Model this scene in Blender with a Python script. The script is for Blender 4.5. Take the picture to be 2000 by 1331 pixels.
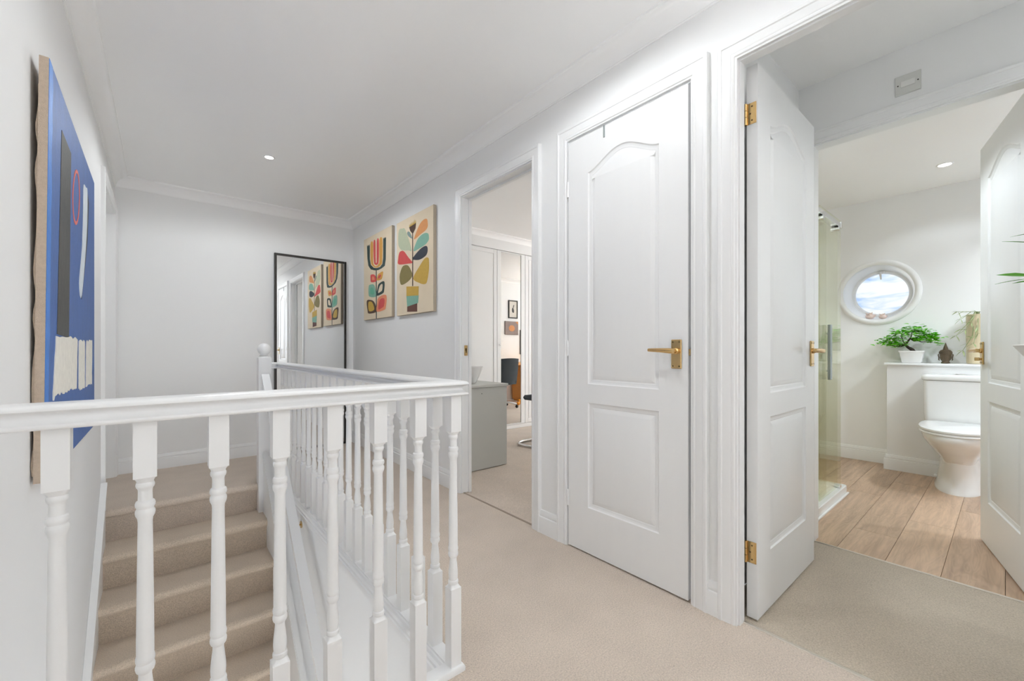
import bpy, math, random
from mathutils import Vector, Matrix
from mathutils.geometry import tessellate_polygon

# ------------------------------------------------------------------ tuning values (light power, paint colours)
L_REAR, L_BED, L_DFAR, L_DMID, L_DBACK = 22, 118, 25, 20, 4
L_BATH, L_BWC, L_LOBBY, L_WELL_FILL, L_UP = 54, 6, 21, 13, 185
WALLC, CEILC, GLOSSC = (0.87, 0.87, 0.867), (0.94, 0.94, 0.937), (0.86, 0.86, 0.858)
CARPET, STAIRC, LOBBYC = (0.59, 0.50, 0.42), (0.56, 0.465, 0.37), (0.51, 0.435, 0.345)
PLANK_A, PLANK_B = (0.33, 0.22, 0.145), (0.66, 0.465, 0.32)
# pictures: outlines measured on the wall as (y, z) in metres
ART_POT = {
    'frame': [(3.326, 2.047), (2.705, 2.027), (2.712, 1.247), (3.341, 1.262)],
    'sage_leaf': [(3.275, 1.978), (3.23, 1.973), (3.168, 1.948), (3.06, 1.769), (3.116, 1.772), (3.239, 1.798), (3.294, 1.844), (3.303, 1.895), (3.298, 1.95)],
    'orange_leaf': [(2.796, 1.922), (2.806, 1.95), (2.843, 1.96), (2.904, 1.947), (2.959, 1.908), (3.016, 1.841), (2.904, 1.859), (2.828, 1.872), (2.796, 1.893)],
    'teal_leaf': [(2.777, 1.81), (2.791, 1.84), (2.843, 1.853), (2.912, 1.846), (2.967, 1.82), (3.024, 1.751), (2.92, 1.754), (2.828, 1.766), (2.784, 1.787)],
    'navy_leaf': [(2.796, 1.721), (2.81, 1.748), (2.858, 1.754), (2.935, 1.739), (3.04, 1.695), (2.999, 1.676), (2.92, 1.666), (2.836, 1.677), (2.806, 1.694)],
    'red_leaf': [(3.285, 1.778), (3.248, 1.79), (3.194, 1.778), (3.116, 1.717), (3.044, 1.663), (3.116, 1.665), (3.294, 1.688), (3.303, 1.733)],
    'olive_leaf': [(3.257, 1.621), (3.221, 1.656), (3.168, 1.662), (3.116, 1.648), (3.074, 1.61), (3.045, 1.56), (3.116, 1.523), (3.23, 1.507), (3.266, 1.534), (3.275, 1.584)],
    'mustard_leaf': [(2.777, 1.631), (2.791, 1.659), (2.843, 1.66), (2.92, 1.617), (3.029, 1.535), (2.92, 1.484), (2.843, 1.467), (2.806, 1.484), (2.779, 1.56)],
    'small_leaf': [(3.133, 1.919), (3.116, 1.925), (3.085, 1.909), (3.049, 1.856), (3.099, 1.877), (3.13, 1.903)],
    'brown_tulip': [(3.099, 1.954), (2.983, 1.962), (2.991, 1.922), (3.032, 1.892), (3.049, 1.897), (3.082, 1.923)],
    'stamens': [(3.097, 1.954), (3.094, 1.978), (3.082, 1.958), (3.074, 1.982), (3.062, 1.958), (3.052, 1.985), (3.042, 1.959), (3.032, 1.986), (3.021, 1.959), (3.011, 1.996), (3.001, 1.961), (2.988, 1.989), (2.983, 1.962)],
    'stem': [(3.045, 1.896), (3.034, 1.894), (3.032, 1.475), (3.045, 1.476)],
    'pot_top': [(3.147, 1.484), (2.939, 1.462), (2.942, 1.391), (3.147, 1.406)],
    'pot_middle': [(3.147, 1.406), (2.939, 1.391), (2.948, 1.334), (3.133, 1.319)],
    'pot_bottom': [(3.133, 1.319), (2.964, 1.332), (2.964, 1.268), (3.133, 1.278)],
}
ART_TULIP = {
    'frame': [(4.087, 2.059), (3.427, 2.04), (3.437, 1.252), (4.074, 1.264)],
    'dark_tulip': [(3.999, 1.988), (3.982, 1.968), (3.965, 1.982), (3.945, 1.965), (3.926, 1.982), (3.926, 1.837), (3.902, 1.778), (3.832, 1.74), (3.763, 1.726), (3.686, 1.724), (3.632, 1.744), (3.615, 1.793), (3.613, 1.979), (3.596, 1.964), (3.579, 1.976), (3.567, 1.963), (3.552, 1.972), (3.556, 1.775), (3.579, 1.719), (3.653, 1.706), (3.73, 1.702), (3.809, 1.712), (3.902, 1.734), (3.962, 1.778), (3.987, 1.847)],
    'orange_petal': [(3.907, 1.978), (3.848, 1.977), (3.846, 1.805), (3.813, 1.757), (3.763, 1.744), (3.719, 1.758), (3.697, 1.781), (3.697, 1.97), (3.632, 1.968), (3.636, 1.771), (3.675, 1.738), (3.763, 1.731), (3.855, 1.76), (3.902, 1.814)],
    'red_petal': [(3.836, 1.977), (3.791, 1.977), (3.784, 1.795), (3.77, 1.778), (3.759, 1.791), (3.757, 1.975), (3.71, 1.973), (3.714, 1.784), (3.752, 1.756), (3.781, 1.759), (3.825, 1.797)],
    'stem': [(3.781, 1.728), (3.761, 1.727), (3.759, 1.259), (3.777, 1.259)],
    'red_leaf': [(3.902, 1.682), (3.832, 1.677), (3.786, 1.652), (3.772, 1.606), (3.89, 1.612), (3.907, 1.65)],
    'red_leaf_centre': [(3.867, 1.659), (3.832, 1.656), (3.807, 1.628), (3.82, 1.625), (3.867, 1.629)],
    'orange_leaf': [(3.734, 1.659), (3.686, 1.671), (3.617, 1.673), (3.632, 1.623), (3.664, 1.607), (3.759, 1.613)],
    'orange_leaf_centre': [(3.719, 1.645), (3.664, 1.653), (3.675, 1.63), (3.725, 1.623)],
    'teal_leaf': [(3.95, 1.582), (3.902, 1.59), (3.832, 1.582), (3.791, 1.537), (3.781, 1.466), (3.921, 1.476), (3.957, 1.509)],
    'teal_leaf_centre': [(3.914, 1.55), (3.86, 1.558), (3.82, 1.517), (3.827, 1.491), (3.907, 1.502)],
    'dark_leaf': [(3.708, 1.573), (3.59, 1.581), (3.594, 1.497), (3.632, 1.477), (3.759, 1.471), (3.741, 1.531)],
    'dark_leaf_centre': [(3.686, 1.551), (3.628, 1.562), (3.632, 1.51), (3.675, 1.496), (3.725, 1.494)],
    'brown_leaf': [(3.999, 1.443), (3.902, 1.444), (3.82, 1.418), (3.772, 1.361), (3.775, 1.321), (3.95, 1.319), (3.982, 1.354)],
    'brown_leaf_centre': [(3.957, 1.424), (3.879, 1.424), (3.825, 1.378), (3.825, 1.342), (3.945, 1.342)],
    'peach_leaf': [(3.714, 1.449), (3.548, 1.454), (3.558, 1.348), (3.611, 1.325), (3.754, 1.324), (3.75, 1.39)],
    'peach_leaf_centre': [(3.686, 1.424), (3.585, 1.428), (3.59, 1.364), (3.638, 1.348), (3.719, 1.343)],
}
ART_BLUE = {
    'dark_bar': [(1.931, 1.667), (2.125, 1.662), (2.111, 1.011), (1.89, 1.019)],
    'red_ring': [(2.351, 1.57), (2.343, 1.527), (2.322, 1.486), (2.292, 1.456), (2.256, 1.44), (2.222, 1.44), (2.195, 1.455), (2.176, 1.483), (2.169, 1.519), (2.176, 1.559), (2.195, 1.598), (2.222, 1.628), (2.256, 1.648), (2.292, 1.651), (2.322, 1.638), (2.343, 1.609)],
    'sail': [(2.465, 1.648), (2.537, 1.664), (2.592, 1.656), (2.57, 1.47), (2.426, 1.193), (2.351, 1.233), (2.426, 1.383), (2.455, 1.53)],
    'sail_edge': [(2.592, 1.667), (2.65, 1.626), (2.604, 1.447), (2.516, 1.312), (2.426, 1.175), (2.407, 1.186), (2.537, 1.404), (2.582, 1.562)],  # dark painted line along the right edge of the sail
    'block_a': [(1.874, 1.015), (2.307, 1.012), (2.29, 0.825), (2.162, 0.831), (2.055, 0.827), (1.931, 0.832), (1.832, 0.819)],
    'block_b': [(2.351, 1.008), (2.516, 1.007), (2.516, 0.806), (2.351, 0.812)],
    'block_c': [(2.57, 1.008), (2.772, 1.011), (2.759, 0.813), (2.56, 0.811)],
    'frame': [(1.796, 1.801), (2.923, 1.765), (2.88, 0.721)],
}

PI = math.pi
R = math.radians
scene = bpy.context.scene
COL = scene.collection
for ob in list(bpy.data.objects):
    bpy.data.objects.remove(ob)

# ------------------------------------------------------------------ camera
# X runs across the landing (towards the doors), Y along it (towards the far wall), Z up; carpet at z = 0
cam_data = bpy.data.cameras.new('camera')
cam = bpy.data.objects.new('camera', cam_data)
COL.objects.link(cam)
cam.location = (0, 0, 0.97)
cam.rotation_euler = (R(90), 0, R(-40.06))
cam_data.sensor_width = 36.0
cam_data.lens = 815.3 / 2000 * 36.0
cam_data.shift_y = 18.1 / 2000
cam_data.clip_start = 0.02
scene.camera = cam

# ------------------------------------------------------------------ render look
scene.view_settings.view_transform = 'Standard'
scene.view_settings.look = 'None'
scene.view_settings.gamma = 1
scene.view_settings.use_curve_mapping = False
scene.view_settings.exposure = 0.12
scene.cycles.use_denoising = True
scene.cycles.use_adaptive_sampling = True
scene.cycles.adaptive_threshold = 0.15
scene.cycles.adaptive_min_samples = 16
scene.cycles.max_bounces = 10
scene.cycles.diffuse_bounces = 7
scene.cycles.glossy_bounces = 3
scene.cycles.transmission_bounces = 6
scene.cycles.transparent_max_bounces = 10
scene.cycles.caustics_reflective = False
scene.cycles.caustics_refractive = False
scene.cycles.sample_clamp_indirect = 3

# ------------------------------------------------------------------ world: blue sky with streaky white cloud
world = bpy.data.worlds.new('sky')
scene.world = world
world.use_nodes = True
nt = world.node_tree
nt.nodes.clear()
w_out = nt.nodes.new('ShaderNodeOutputWorld')
w_bg = nt.nodes.new('ShaderNodeBackground')
w_tc = nt.nodes.new('ShaderNodeTexCoord')
w_map = nt.nodes.new('ShaderNodeMapping')
w_map.inputs['Scale'].default_value = (7.0, 7.0, 34.0)
w_map.inputs['Rotation'].default_value = (R(7), R(4), 0)
w_noise = nt.nodes.new('ShaderNodeTexNoise')
w_noise.inputs['Scale'].default_value = 1.6
w_noise.inputs['Detail'].default_value = 6
w_noise.inputs['Roughness'].default_value = 0.55
w_noise.inputs['Distortion'].default_value = 0.5
w_ramp = nt.nodes.new('ShaderNodeValToRGB')
w_ramp.color_ramp.elements[0].position = 0.34
w_ramp.color_ramp.elements[0].color = (0.27, 0.48, 0.95, 1)
w_ramp.color_ramp.elements[1].position = 0.56
w_ramp.color_ramp.elements[1].color = (0.97, 0.98, 1.0, 1)
w_mid = w_ramp.color_ramp.elements.new(0.45)
w_mid.color = (0.66, 0.79, 0.98, 1)
nt.links.new(w_tc.outputs['Generated'], w_map.inputs['Vector'])
nt.links.new(w_map.outputs['Vector'], w_noise.inputs['Vector'])
nt.links.new(w_noise.outputs['Fac'], w_ramp.inputs['Fac'])
nt.links.new(w_ramp.outputs['Color'], w_bg.inputs['Color'])
w_bg.inputs['Strength'].default_value = 1.0
nt.links.new(w_bg.outputs['Background'], w_out.inputs['Surface'])


def area_light(name, loc, rot, sx, sy, power, col=(1, 1, 1)):
    d = bpy.data.lights.new(name, 'AREA')
    d.shape = 'RECTANGLE'
    d.size, d.size_y = sx, sy
    d.energy = power
    d.color = col
    o = bpy.data.objects.new(name, d)
    COL.objects.link(o)
    o.location = loc
    o.rotation_euler = rot
    return o


# bedroom window daylight, plus added fill lights behind the camera and in the stairwell
area_light('landing_rear_fill', (0.65, -4.66, 1.4), (R(90), 0, 0), 1.5, 1.6, L_REAR, (0.93, 0.97, 1.0))  # added fill from behind the camera; no such window is known
area_light('stairwell_fill', (0.18, 1.25, -1.75), (R(148), 0, 0), 0.75, 0.8, L_WELL_FILL, (0.93, 0.97, 1.0))  # added fill below the landing, lifts the stairs and ceiling; no window there
area_light('bedroom_window_daylight', (6.55, 1.56, 1.45), (R(90), 0, 0), 1.1, 1.5, L_BED, (0.93, 0.97, 1.0))


def spot(name, loc, power, size=172, radius=0.05, col=(0.93, 0.97, 1.0)):
    d = bpy.data.lights.new(name, 'SPOT')
    d.energy = power
    d.spot_size = R(size)
    d.spot_blend = 0.3
    d.shadow_soft_size = radius
    d.color = col
    o = bpy.data.objects.new(name, d)
    COL.objects.link(o)
    o.location = loc
    return o


# ------------------------------------------------------------------ materials
MATS = {}


def mat(name, col, rough=0.5, metal=0.0, bump=0.0, bscale=200.0, var=0.0, vscale=30.0, spec=0.5, coat=0.0,
        stretch=None, sheen=0.0):
    m = bpy.data.materials.new(name)
    m.use_nodes = True
    t = m.node_tree
    b = t.nodes['Principled BSDF']
    b.inputs['Base Color'].default_value = (*col, 1)
    b.inputs['Roughness'].default_value = rough
    b.inputs['Metallic'].default_value = metal
    b.inputs['Specular IOR Level'].default_value = spec
    b.inputs['Coat Weight'].default_value = coat
    if sheen:
        b.inputs['Sheen Weight'].default_value = sheen
    tc = t.nodes.new('ShaderNodeTexCoord')
    mp = t.nodes.new('ShaderNodeMapping')
    if stretch:
        mp.inputs['Scale'].default_value = stretch
    t.links.new(tc.outputs['Object'], mp.inputs['Vector'])
    if var > 0:
        n = t.nodes.new('ShaderNodeTexNoise')
        n.inputs['Scale'].default_value = vscale
        n.inputs['Detail'].default_value = 2 if vscale < 10 else 4
        t.links.new(mp.outputs['Vector'], n.inputs['Vector'])
        mx = t.nodes.new('ShaderNodeMix')
        mx.data_type = 'RGBA'
        mx.inputs['A'].default_value = (*[max(0, c * (1 - var)) for c in col], 1)
        mx.inputs['B'].default_value = (*[min(1, c * (1 + var)) for c in col], 1)
        t.links.new(n.outputs['Fac'], mx.inputs['Factor'])
        t.links.new(mx.outputs['Result'], b.inputs['Base Color'])
    if bump > 0:
        n2 = t.nodes.new('ShaderNodeTexNoise')
        n2.inputs['Scale'].default_value = bscale
        n2.inputs['Detail'].default_value = 3
        t.links.new(mp.outputs['Vector'], n2.inputs['Vector'])
        bp = t.nodes.new('ShaderNodeBump')
        bp.inputs['Strength'].default_value = bump
        bp.inputs['Distance'].default_value = 0.004
        t.links.new(n2.outputs['Fac'], bp.inputs['Height'])
        t.links.new(bp.outputs['Normal'], b.inputs['Normal'])
    MATS[name] = m
    return m


mat('wall_paint', WALLC, 0.85, var=0.008, vscale=3, spec=0.2)
mat('ceiling_paint', CEILC, 0.95, var=0.008, vscale=3, spec=0.0)
mat('gloss_paint', GLOSSC, 0.32, bump=0.05, bscale=35, var=0.01, vscale=5, spec=0.45, stretch=(6, 6, 0.6))
mat('baluster_paint', GLOSSC, 0.3, var=0.01, vscale=5, spec=0.5)
mat('brass', (0.66, 0.45, 0.2), 0.22, 1.0, var=0.06, vscale=60)
mat('brass_dark', (0.12, 0.08, 0.03), 0.5, 0.6, var=0.1, vscale=80)
mat('chrome', (0.8, 0.81, 0.82), 0.12, 1.0, var=0.03, vscale=30)
mat('satin_grey_metal', (0.36, 0.4, 0.4), 0.35, 0.7, var=0.04, vscale=40)
mat('black_frame', (0.022, 0.018, 0.014), 0.45, var=0.2, vscale=30)
mat('mirror_glass', (0.93, 0.94, 0.94), 0.0, 1.0, var=0.004, vscale=2)
mat('tinted_mirror', (0.7, 0.7, 0.69), 0.0, 1.0, var=0.004, vscale=2)
mat('linen', (0.52, 0.42, 0.33), 0.95, bump=0.5, bscale=600, var=0.18, vscale=90)
mat('stretcher_wood', (0.1, 0.07, 0.05), 0.8, var=0.2, vscale=30)
mat('print_cream', (0.78, 0.66, 0.49), 0.8, bump=0.15, bscale=500, var=0.05, vscale=12)
mat('print_edge', (0.45, 0.38, 0.29), 0.85, bump=0.2, bscale=500, var=0.08, vscale=20)
for nm, c in dict(sage=(0.5, 0.54, 0.38), orange=(0.68, 0.3, 0.11), teal=(0.23, 0.44, 0.34), navy=(0.04, 0.045, 0.06),
                  red=(0.62, 0.085, 0.08), olive=(0.235, 0.19, 0.07), mustard=(0.56, 0.36, 0.07), slate=(0.23, 0.31, 0.29),
                  brown=(0.075, 0.04, 0.025), rust=(0.13, 0.055, 0.04), darkgreen=(0.035, 0.06, 0.055),
                  amber=(0.66, 0.34, 0.075), peach=(0.76, 0.27, 0.15), green=(0.14, 0.42, 0.28),
                  darkbrown=(0.1, 0.06, 0.04)).items():
    mat('print_' + nm, c, 0.8, bump=0.1, bscale=500, var=0.1, vscale=60)
mat('paint_blue', (0.04, 0.115, 0.36), 0.55, bump=0.5, bscale=60, var=0.22, vscale=14, stretch=(1, 2.5, 1))
mat('paint_bright_blue', (0.03, 0.19, 0.6), 0.5, bump=0.5, bscale=60, var=0.2, vscale=16)
mat('paint_charcoal', (0.055, 0.055, 0.05), 0.6, bump=0.6, bscale=50, var=0.5, vscale=22, stretch=(1, 4, 1))
mat('paint_cream', (0.88, 0.85, 0.77), 0.7, bump=0.9, bscale=55, var=0.12, vscale=40)
mat('paint_white', (0.72, 0.79, 0.85), 0.6, bump=0.6, bscale=60, var=0.14, vscale=30)
mat('paint_red', (0.72, 0.16, 0.12), 0.6, bump=0.3, bscale=60, var=0.15, vscale=30)
mat('paint_black', (0.012, 0.02, 0.03), 0.6, var=0.2, vscale=30)
mat('ceramic', (0.83, 0.83, 0.82), 0.08, spec=0.6, var=0.004, vscale=4)
mat('seat_plastic', (0.85, 0.85, 0.84), 0.2, spec=0.5, var=0.004, vscale=4)
mat('switch_plastic', (0.66, 0.66, 0.63), 0.35, var=0.01, vscale=10)
mat('chest_grey', (0.52, 0.525, 0.495), 0.6, var=0.03, vscale=6, bump=0.03)
mat('wardrobe_white', (0.80, 0.80, 0.79), 0.5, var=0.008, vscale=4)
mat('fabric_grey', (0.05, 0.06, 0.068), 0.95, bump=0.5, bscale=300, var=0.25, vscale=200)
mat('oak', (0.62, 0.3, 0.08), 0.5, bump=0.1, bscale=30, var=0.2, vscale=14, stretch=(1, 6, 6))
mat('wicker', (0.09, 0.035, 0.02), 0.8, bump=0.6, bscale=60, var=0.4, vscale=60)
mat('pumpkin', (0.85, 0.32, 0.02), 0.5, var=0.15, vscale=20)
mat('photo_paper', (0.62, 0.58, 0.52), 0.7, var=0.06, vscale=20)
mat('photo_brown', (0.21, 0.16, 0.14), 0.5, var=0.25, vscale=12)
mat('photo_orange', (0.5, 0.2, 0.06), 0.5, var=0.3, vscale=40)
mat('ink', (0.07, 0.07, 0.07), 0.8, var=0.2, vscale=30)
mat('rubber', (0.02, 0.02, 0.02), 0.7, var=0.1, vscale=30)
mat('leaf_green', (0.085, 0.27, 0.025), 0.4, var=0.5, vscale=22)
mat('leaf_bright', (0.14, 0.52, 0.015), 0.4, var=0.45, vscale=25)
mat('leaf_pale', (0.29, 0.34, 0.16), 0.5, var=0.3, vscale=25)
mat('bark', (0.055, 0.038, 0.028), 0.9, bump=0.8, bscale=90, var=0.3, vscale=40)
mat('pot_white', (0.78, 0.77, 0.75), 0.4, var=0.02, vscale=10)
mat('vase_cream', (0.72, 0.62, 0.43), 0.35, var=0.05, vscale=8)
mat('bronze', (0.13, 0.095, 0.06), 0.5, 0.55, bump=0.6, bscale=70, var=0.5, vscale=45)
mat('shell_pink', (0.78, 0.62, 0.55), 0.55, bump=0.3, bscale=60, var=0.1, vscale=40)
mat('tray_white', (0.84, 0.84, 0.82), 0.25, var=0.005, vscale=5)
mat('strip_metal', (0.72, 0.66, 0.58), 0.3, 0.8, var=0.05, vscale=60)
mat('underlay', (0.3, 0.24, 0.19), 1.0, var=0.1, vscale=60)
mat('shower_tile', (0.62, 0.55, 0.44), 0.3, var=0.05, vscale=6)
mat('dark_void', (0.02, 0.018, 0.016), 0.9, var=0.1, vscale=10)


def carpet_mat(name, col):
    m = bpy.data.materials.new(name)
    m.use_nodes = True
    t = m.node_tree
    b = t.nodes['Principled BSDF']
    b.inputs['Roughness'].default_value = 1.0
    b.inputs['Specular IOR Level'].default_value = 0.05
    b.inputs['Sheen Weight'].default_value = 0.2
    tc = t.nodes.new('ShaderNodeTexCoord')
    parts = []
    for (sc_, det, amt) in ((210, 3, 0.85), (5.5, 4, 0.22), (1.7, 2, 0.16)):
        n = t.nodes.new('ShaderNodeTexNoise')
        n.inputs['Scale'].default_value = sc_
        n.inputs['Detail'].default_value = det
        t.links.new(tc.outputs['Object'], n.inputs['Vector'])
        s = t.nodes.new('ShaderNodeMath')
        s.operation = 'SUBTRACT'
        s.inputs[1].default_value = 0.5
        t.links.new(n.outputs['Fac'], s.inputs[0])
        k = t.nodes.new('ShaderNodeMath')
        k.operation = 'MULTIPLY'
        k.inputs[1].default_value = amt
        t.links.new(s.outputs[0], k.inputs[0])
        parts.append((n, k))
    a1 = t.nodes.new('ShaderNodeMath')
    a1.operation = 'ADD'
    t.links.new(parts[0][1].outputs[0], a1.inputs[0])
    t.links.new(parts[1][1].outputs[0], a1.inputs[1])
    a2 = t.nodes.new('ShaderNodeMath')
    a2.operation = 'ADD'
    t.links.new(a1.outputs[0], a2.inputs[0])
    t.links.new(parts[2][1].outputs[0], a2.inputs[1])
    a3 = t.nodes.new('ShaderNodeMath')
    a3.operation = 'ADD'
    a3.inputs[1].default_value = 1.0
    t.links.new(a2.outputs[0], a3.inputs[0])
    vm = t.nodes.new('ShaderNodeVectorMath')
    vm.operation = 'SCALE'
    vm.inputs[0].default_value = col
    t.links.new(a3.outputs[0], vm.inputs['Scale'])
    t.links.new(vm.outputs['Vector'], b.inputs['Base Color'])
    bp = t.nodes.new('ShaderNodeBump')
    bp.inputs['Strength'].default_value = 0.7
    bp.inputs['Distance'].default_value = 0.004
    t.links.new(parts[0][0].outputs['Fac'], bp.inputs['Height'])
    t.links.new(bp.outputs['Normal'], b.inputs['Normal'])
    MATS[name] = m


carpet_mat('carpet', CARPET)
carpet_mat('stair_carpet', STAIRC)
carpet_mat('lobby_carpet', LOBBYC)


def emission(name, col, s):
    m = bpy.data.materials.new(name)
    m.use_nodes = True
    b = m.node_tree.nodes['Principled BSDF']
    b.inputs['Base Color'].default_value = (*col, 1)
    b.inputs['Emission Color'].default_value = (*col, 1)
    b.inputs['Emission Strength'].default_value = s
    MATS[name] = m


emission('lamp_glow', (1, 0.98, 0.95), 6)


def thin_glass(name, tint, refl):
    m = bpy.data.materials.new(name)
    m.use_nodes = True
    t = m.node_tree
    t.nodes.clear()
    o = t.nodes.new('ShaderNodeOutputMaterial')
    tr = t.nodes.new('ShaderNodeBsdfTransparent')
    tr.inputs['Color'].default_value = (*tint, 1)
    gl = t.nodes.new('ShaderNodeBsdfGlossy')
    gl.inputs['Roughness'].default_value = 0.0
    gl.inputs['Color'].default_value = (1, 1, 1, 1)
    lw = t.nodes.new('ShaderNodeLayerWeight')
    pw = t.nodes.new('ShaderNodeMath')
    pw.operation = 'POWER'
    pw.inputs[1].default_value = 4.0
    t.links.new(lw.outputs['Facing'], pw.inputs[0])
    sc = t.nodes.new('ShaderNodeMath')
    sc.operation = 'MULTIPLY_ADD'
    sc.inputs[1].default_value = refl
    sc.inputs[2].default_value = 0.03
    t.links.new(pw.outputs[0], sc.inputs[0])
    mx = t.nodes.new('ShaderNodeMixShader')
    t.links.new(sc.outputs[0], mx.inputs['Fac'])
    t.links.new(tr.outputs['BSDF'], mx.inputs[1])
    t.links.new(gl.outputs['BSDF'], mx.inputs[2])
    t.links.new(mx.outputs['Shader'], o.inputs['Surface'])
    MATS[name] = m


thin_glass('window_glass', (0.97, 0.985, 0.99), 0.4)
thin_glass('shower_glass', (0.93, 0.935, 0.87), 0.5)


def plank_mat():
    m = bpy.data.materials.new('oak_plank')
    m.use_nodes = True
    t = m.node_tree
    b = t.nodes['Principled BSDF']
    tc = t.nodes.new('ShaderNodeTexCoord')
    oi = t.nodes.new('ShaderNodeObjectInfo')
    ad = t.nodes.new('ShaderNodeVectorMath')
    ad.operation = 'MULTIPLY_ADD'
    cb = t.nodes.new('ShaderNodeCombineXYZ')
    for k in range(3):
        t.links.new(oi.outputs['Random'], cb.inputs[k])
    ad.inputs[1].default_value = (37, 53, 71)
    t.links.new(cb.outputs['Vector'], ad.inputs[0])
    t.links.new(tc.outputs['Object'], ad.inputs[2])
    mp = t.nodes.new('ShaderNodeMapping')
    mp.inputs['Scale'].default_value = (1.3, 9, 9)
    t.links.new(ad.outputs['Vector'], mp.inputs['Vector'])
    n = t.nodes.new('ShaderNodeTexNoise')
    n.inputs['Scale'].default_value = 2.2
    n.inputs['Detail'].default_value = 2
    n.inputs['Distortion'].default_value = 0.5
    t.links.new(mp.outputs['Vector'], n.inputs['Vector'])
    ml = t.nodes.new('ShaderNodeMath')
    ml.operation = 'MULTIPLY'
    ml.inputs[1].default_value = 60
    t.links.new(n.outputs['Fac'], ml.inputs[0])
    sn = t.nodes.new('ShaderNodeMath')
    sn.operation = 'SINE'
    t.links.new(ml.outputs[0], sn.inputs[0])
    n2 = t.nodes.new('ShaderNodeTexNoise')
    n2.inputs['Scale'].default_value = 1.8
    n2.inputs['Detail'].default_value = 5
    mp2 = t.nodes.new('ShaderNodeMapping')
    mp2.inputs['Scale'].default_value = (1.5, 22, 22)
    t.links.new(ad.outputs['Vector'], mp2.inputs['Vector'])
    t.links.new(mp2.outputs['Vector'], n2.inputs['Vector'])
    m1 = t.nodes.new('ShaderNodeMath')
    m1.operation = 'MULTIPLY_ADD'
    m1.inputs[1].default_value = 0.06
    t.links.new(sn.outputs[0], m1.inputs[0])
    t.links.new(n2.outputs['Fac'], m1.inputs[2])
    m2 = t.nodes.new('ShaderNodeMath')
    m2.operation = 'MULTIPLY_ADD'
    m2.inputs[1].default_value = 0.34
    t.links.new(oi.outputs['Random'], m2.inputs[0])
    t.links.new(m1.outputs[0], m2.inputs[2])
    rp = t.nodes.new('ShaderNodeValToRGB')
    rp.color_ramp.elements[0].position = 0.3
    rp.color_ramp.elements[0].color = (*PLANK_A, 1)
    rp.color_ramp.elements[1].position = 1.0
    rp.color_ramp.elements[1].color = (*PLANK_B, 1)
    t.links.new(m2.outputs[0], rp.inputs['Fac'])
    t.links.new(rp.outputs['Color'], b.inputs['Base Color'])
    b.inputs['Roughness'].default_value = 0.38
    MATS['oak_plank'] = m


plank_mat()


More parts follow.
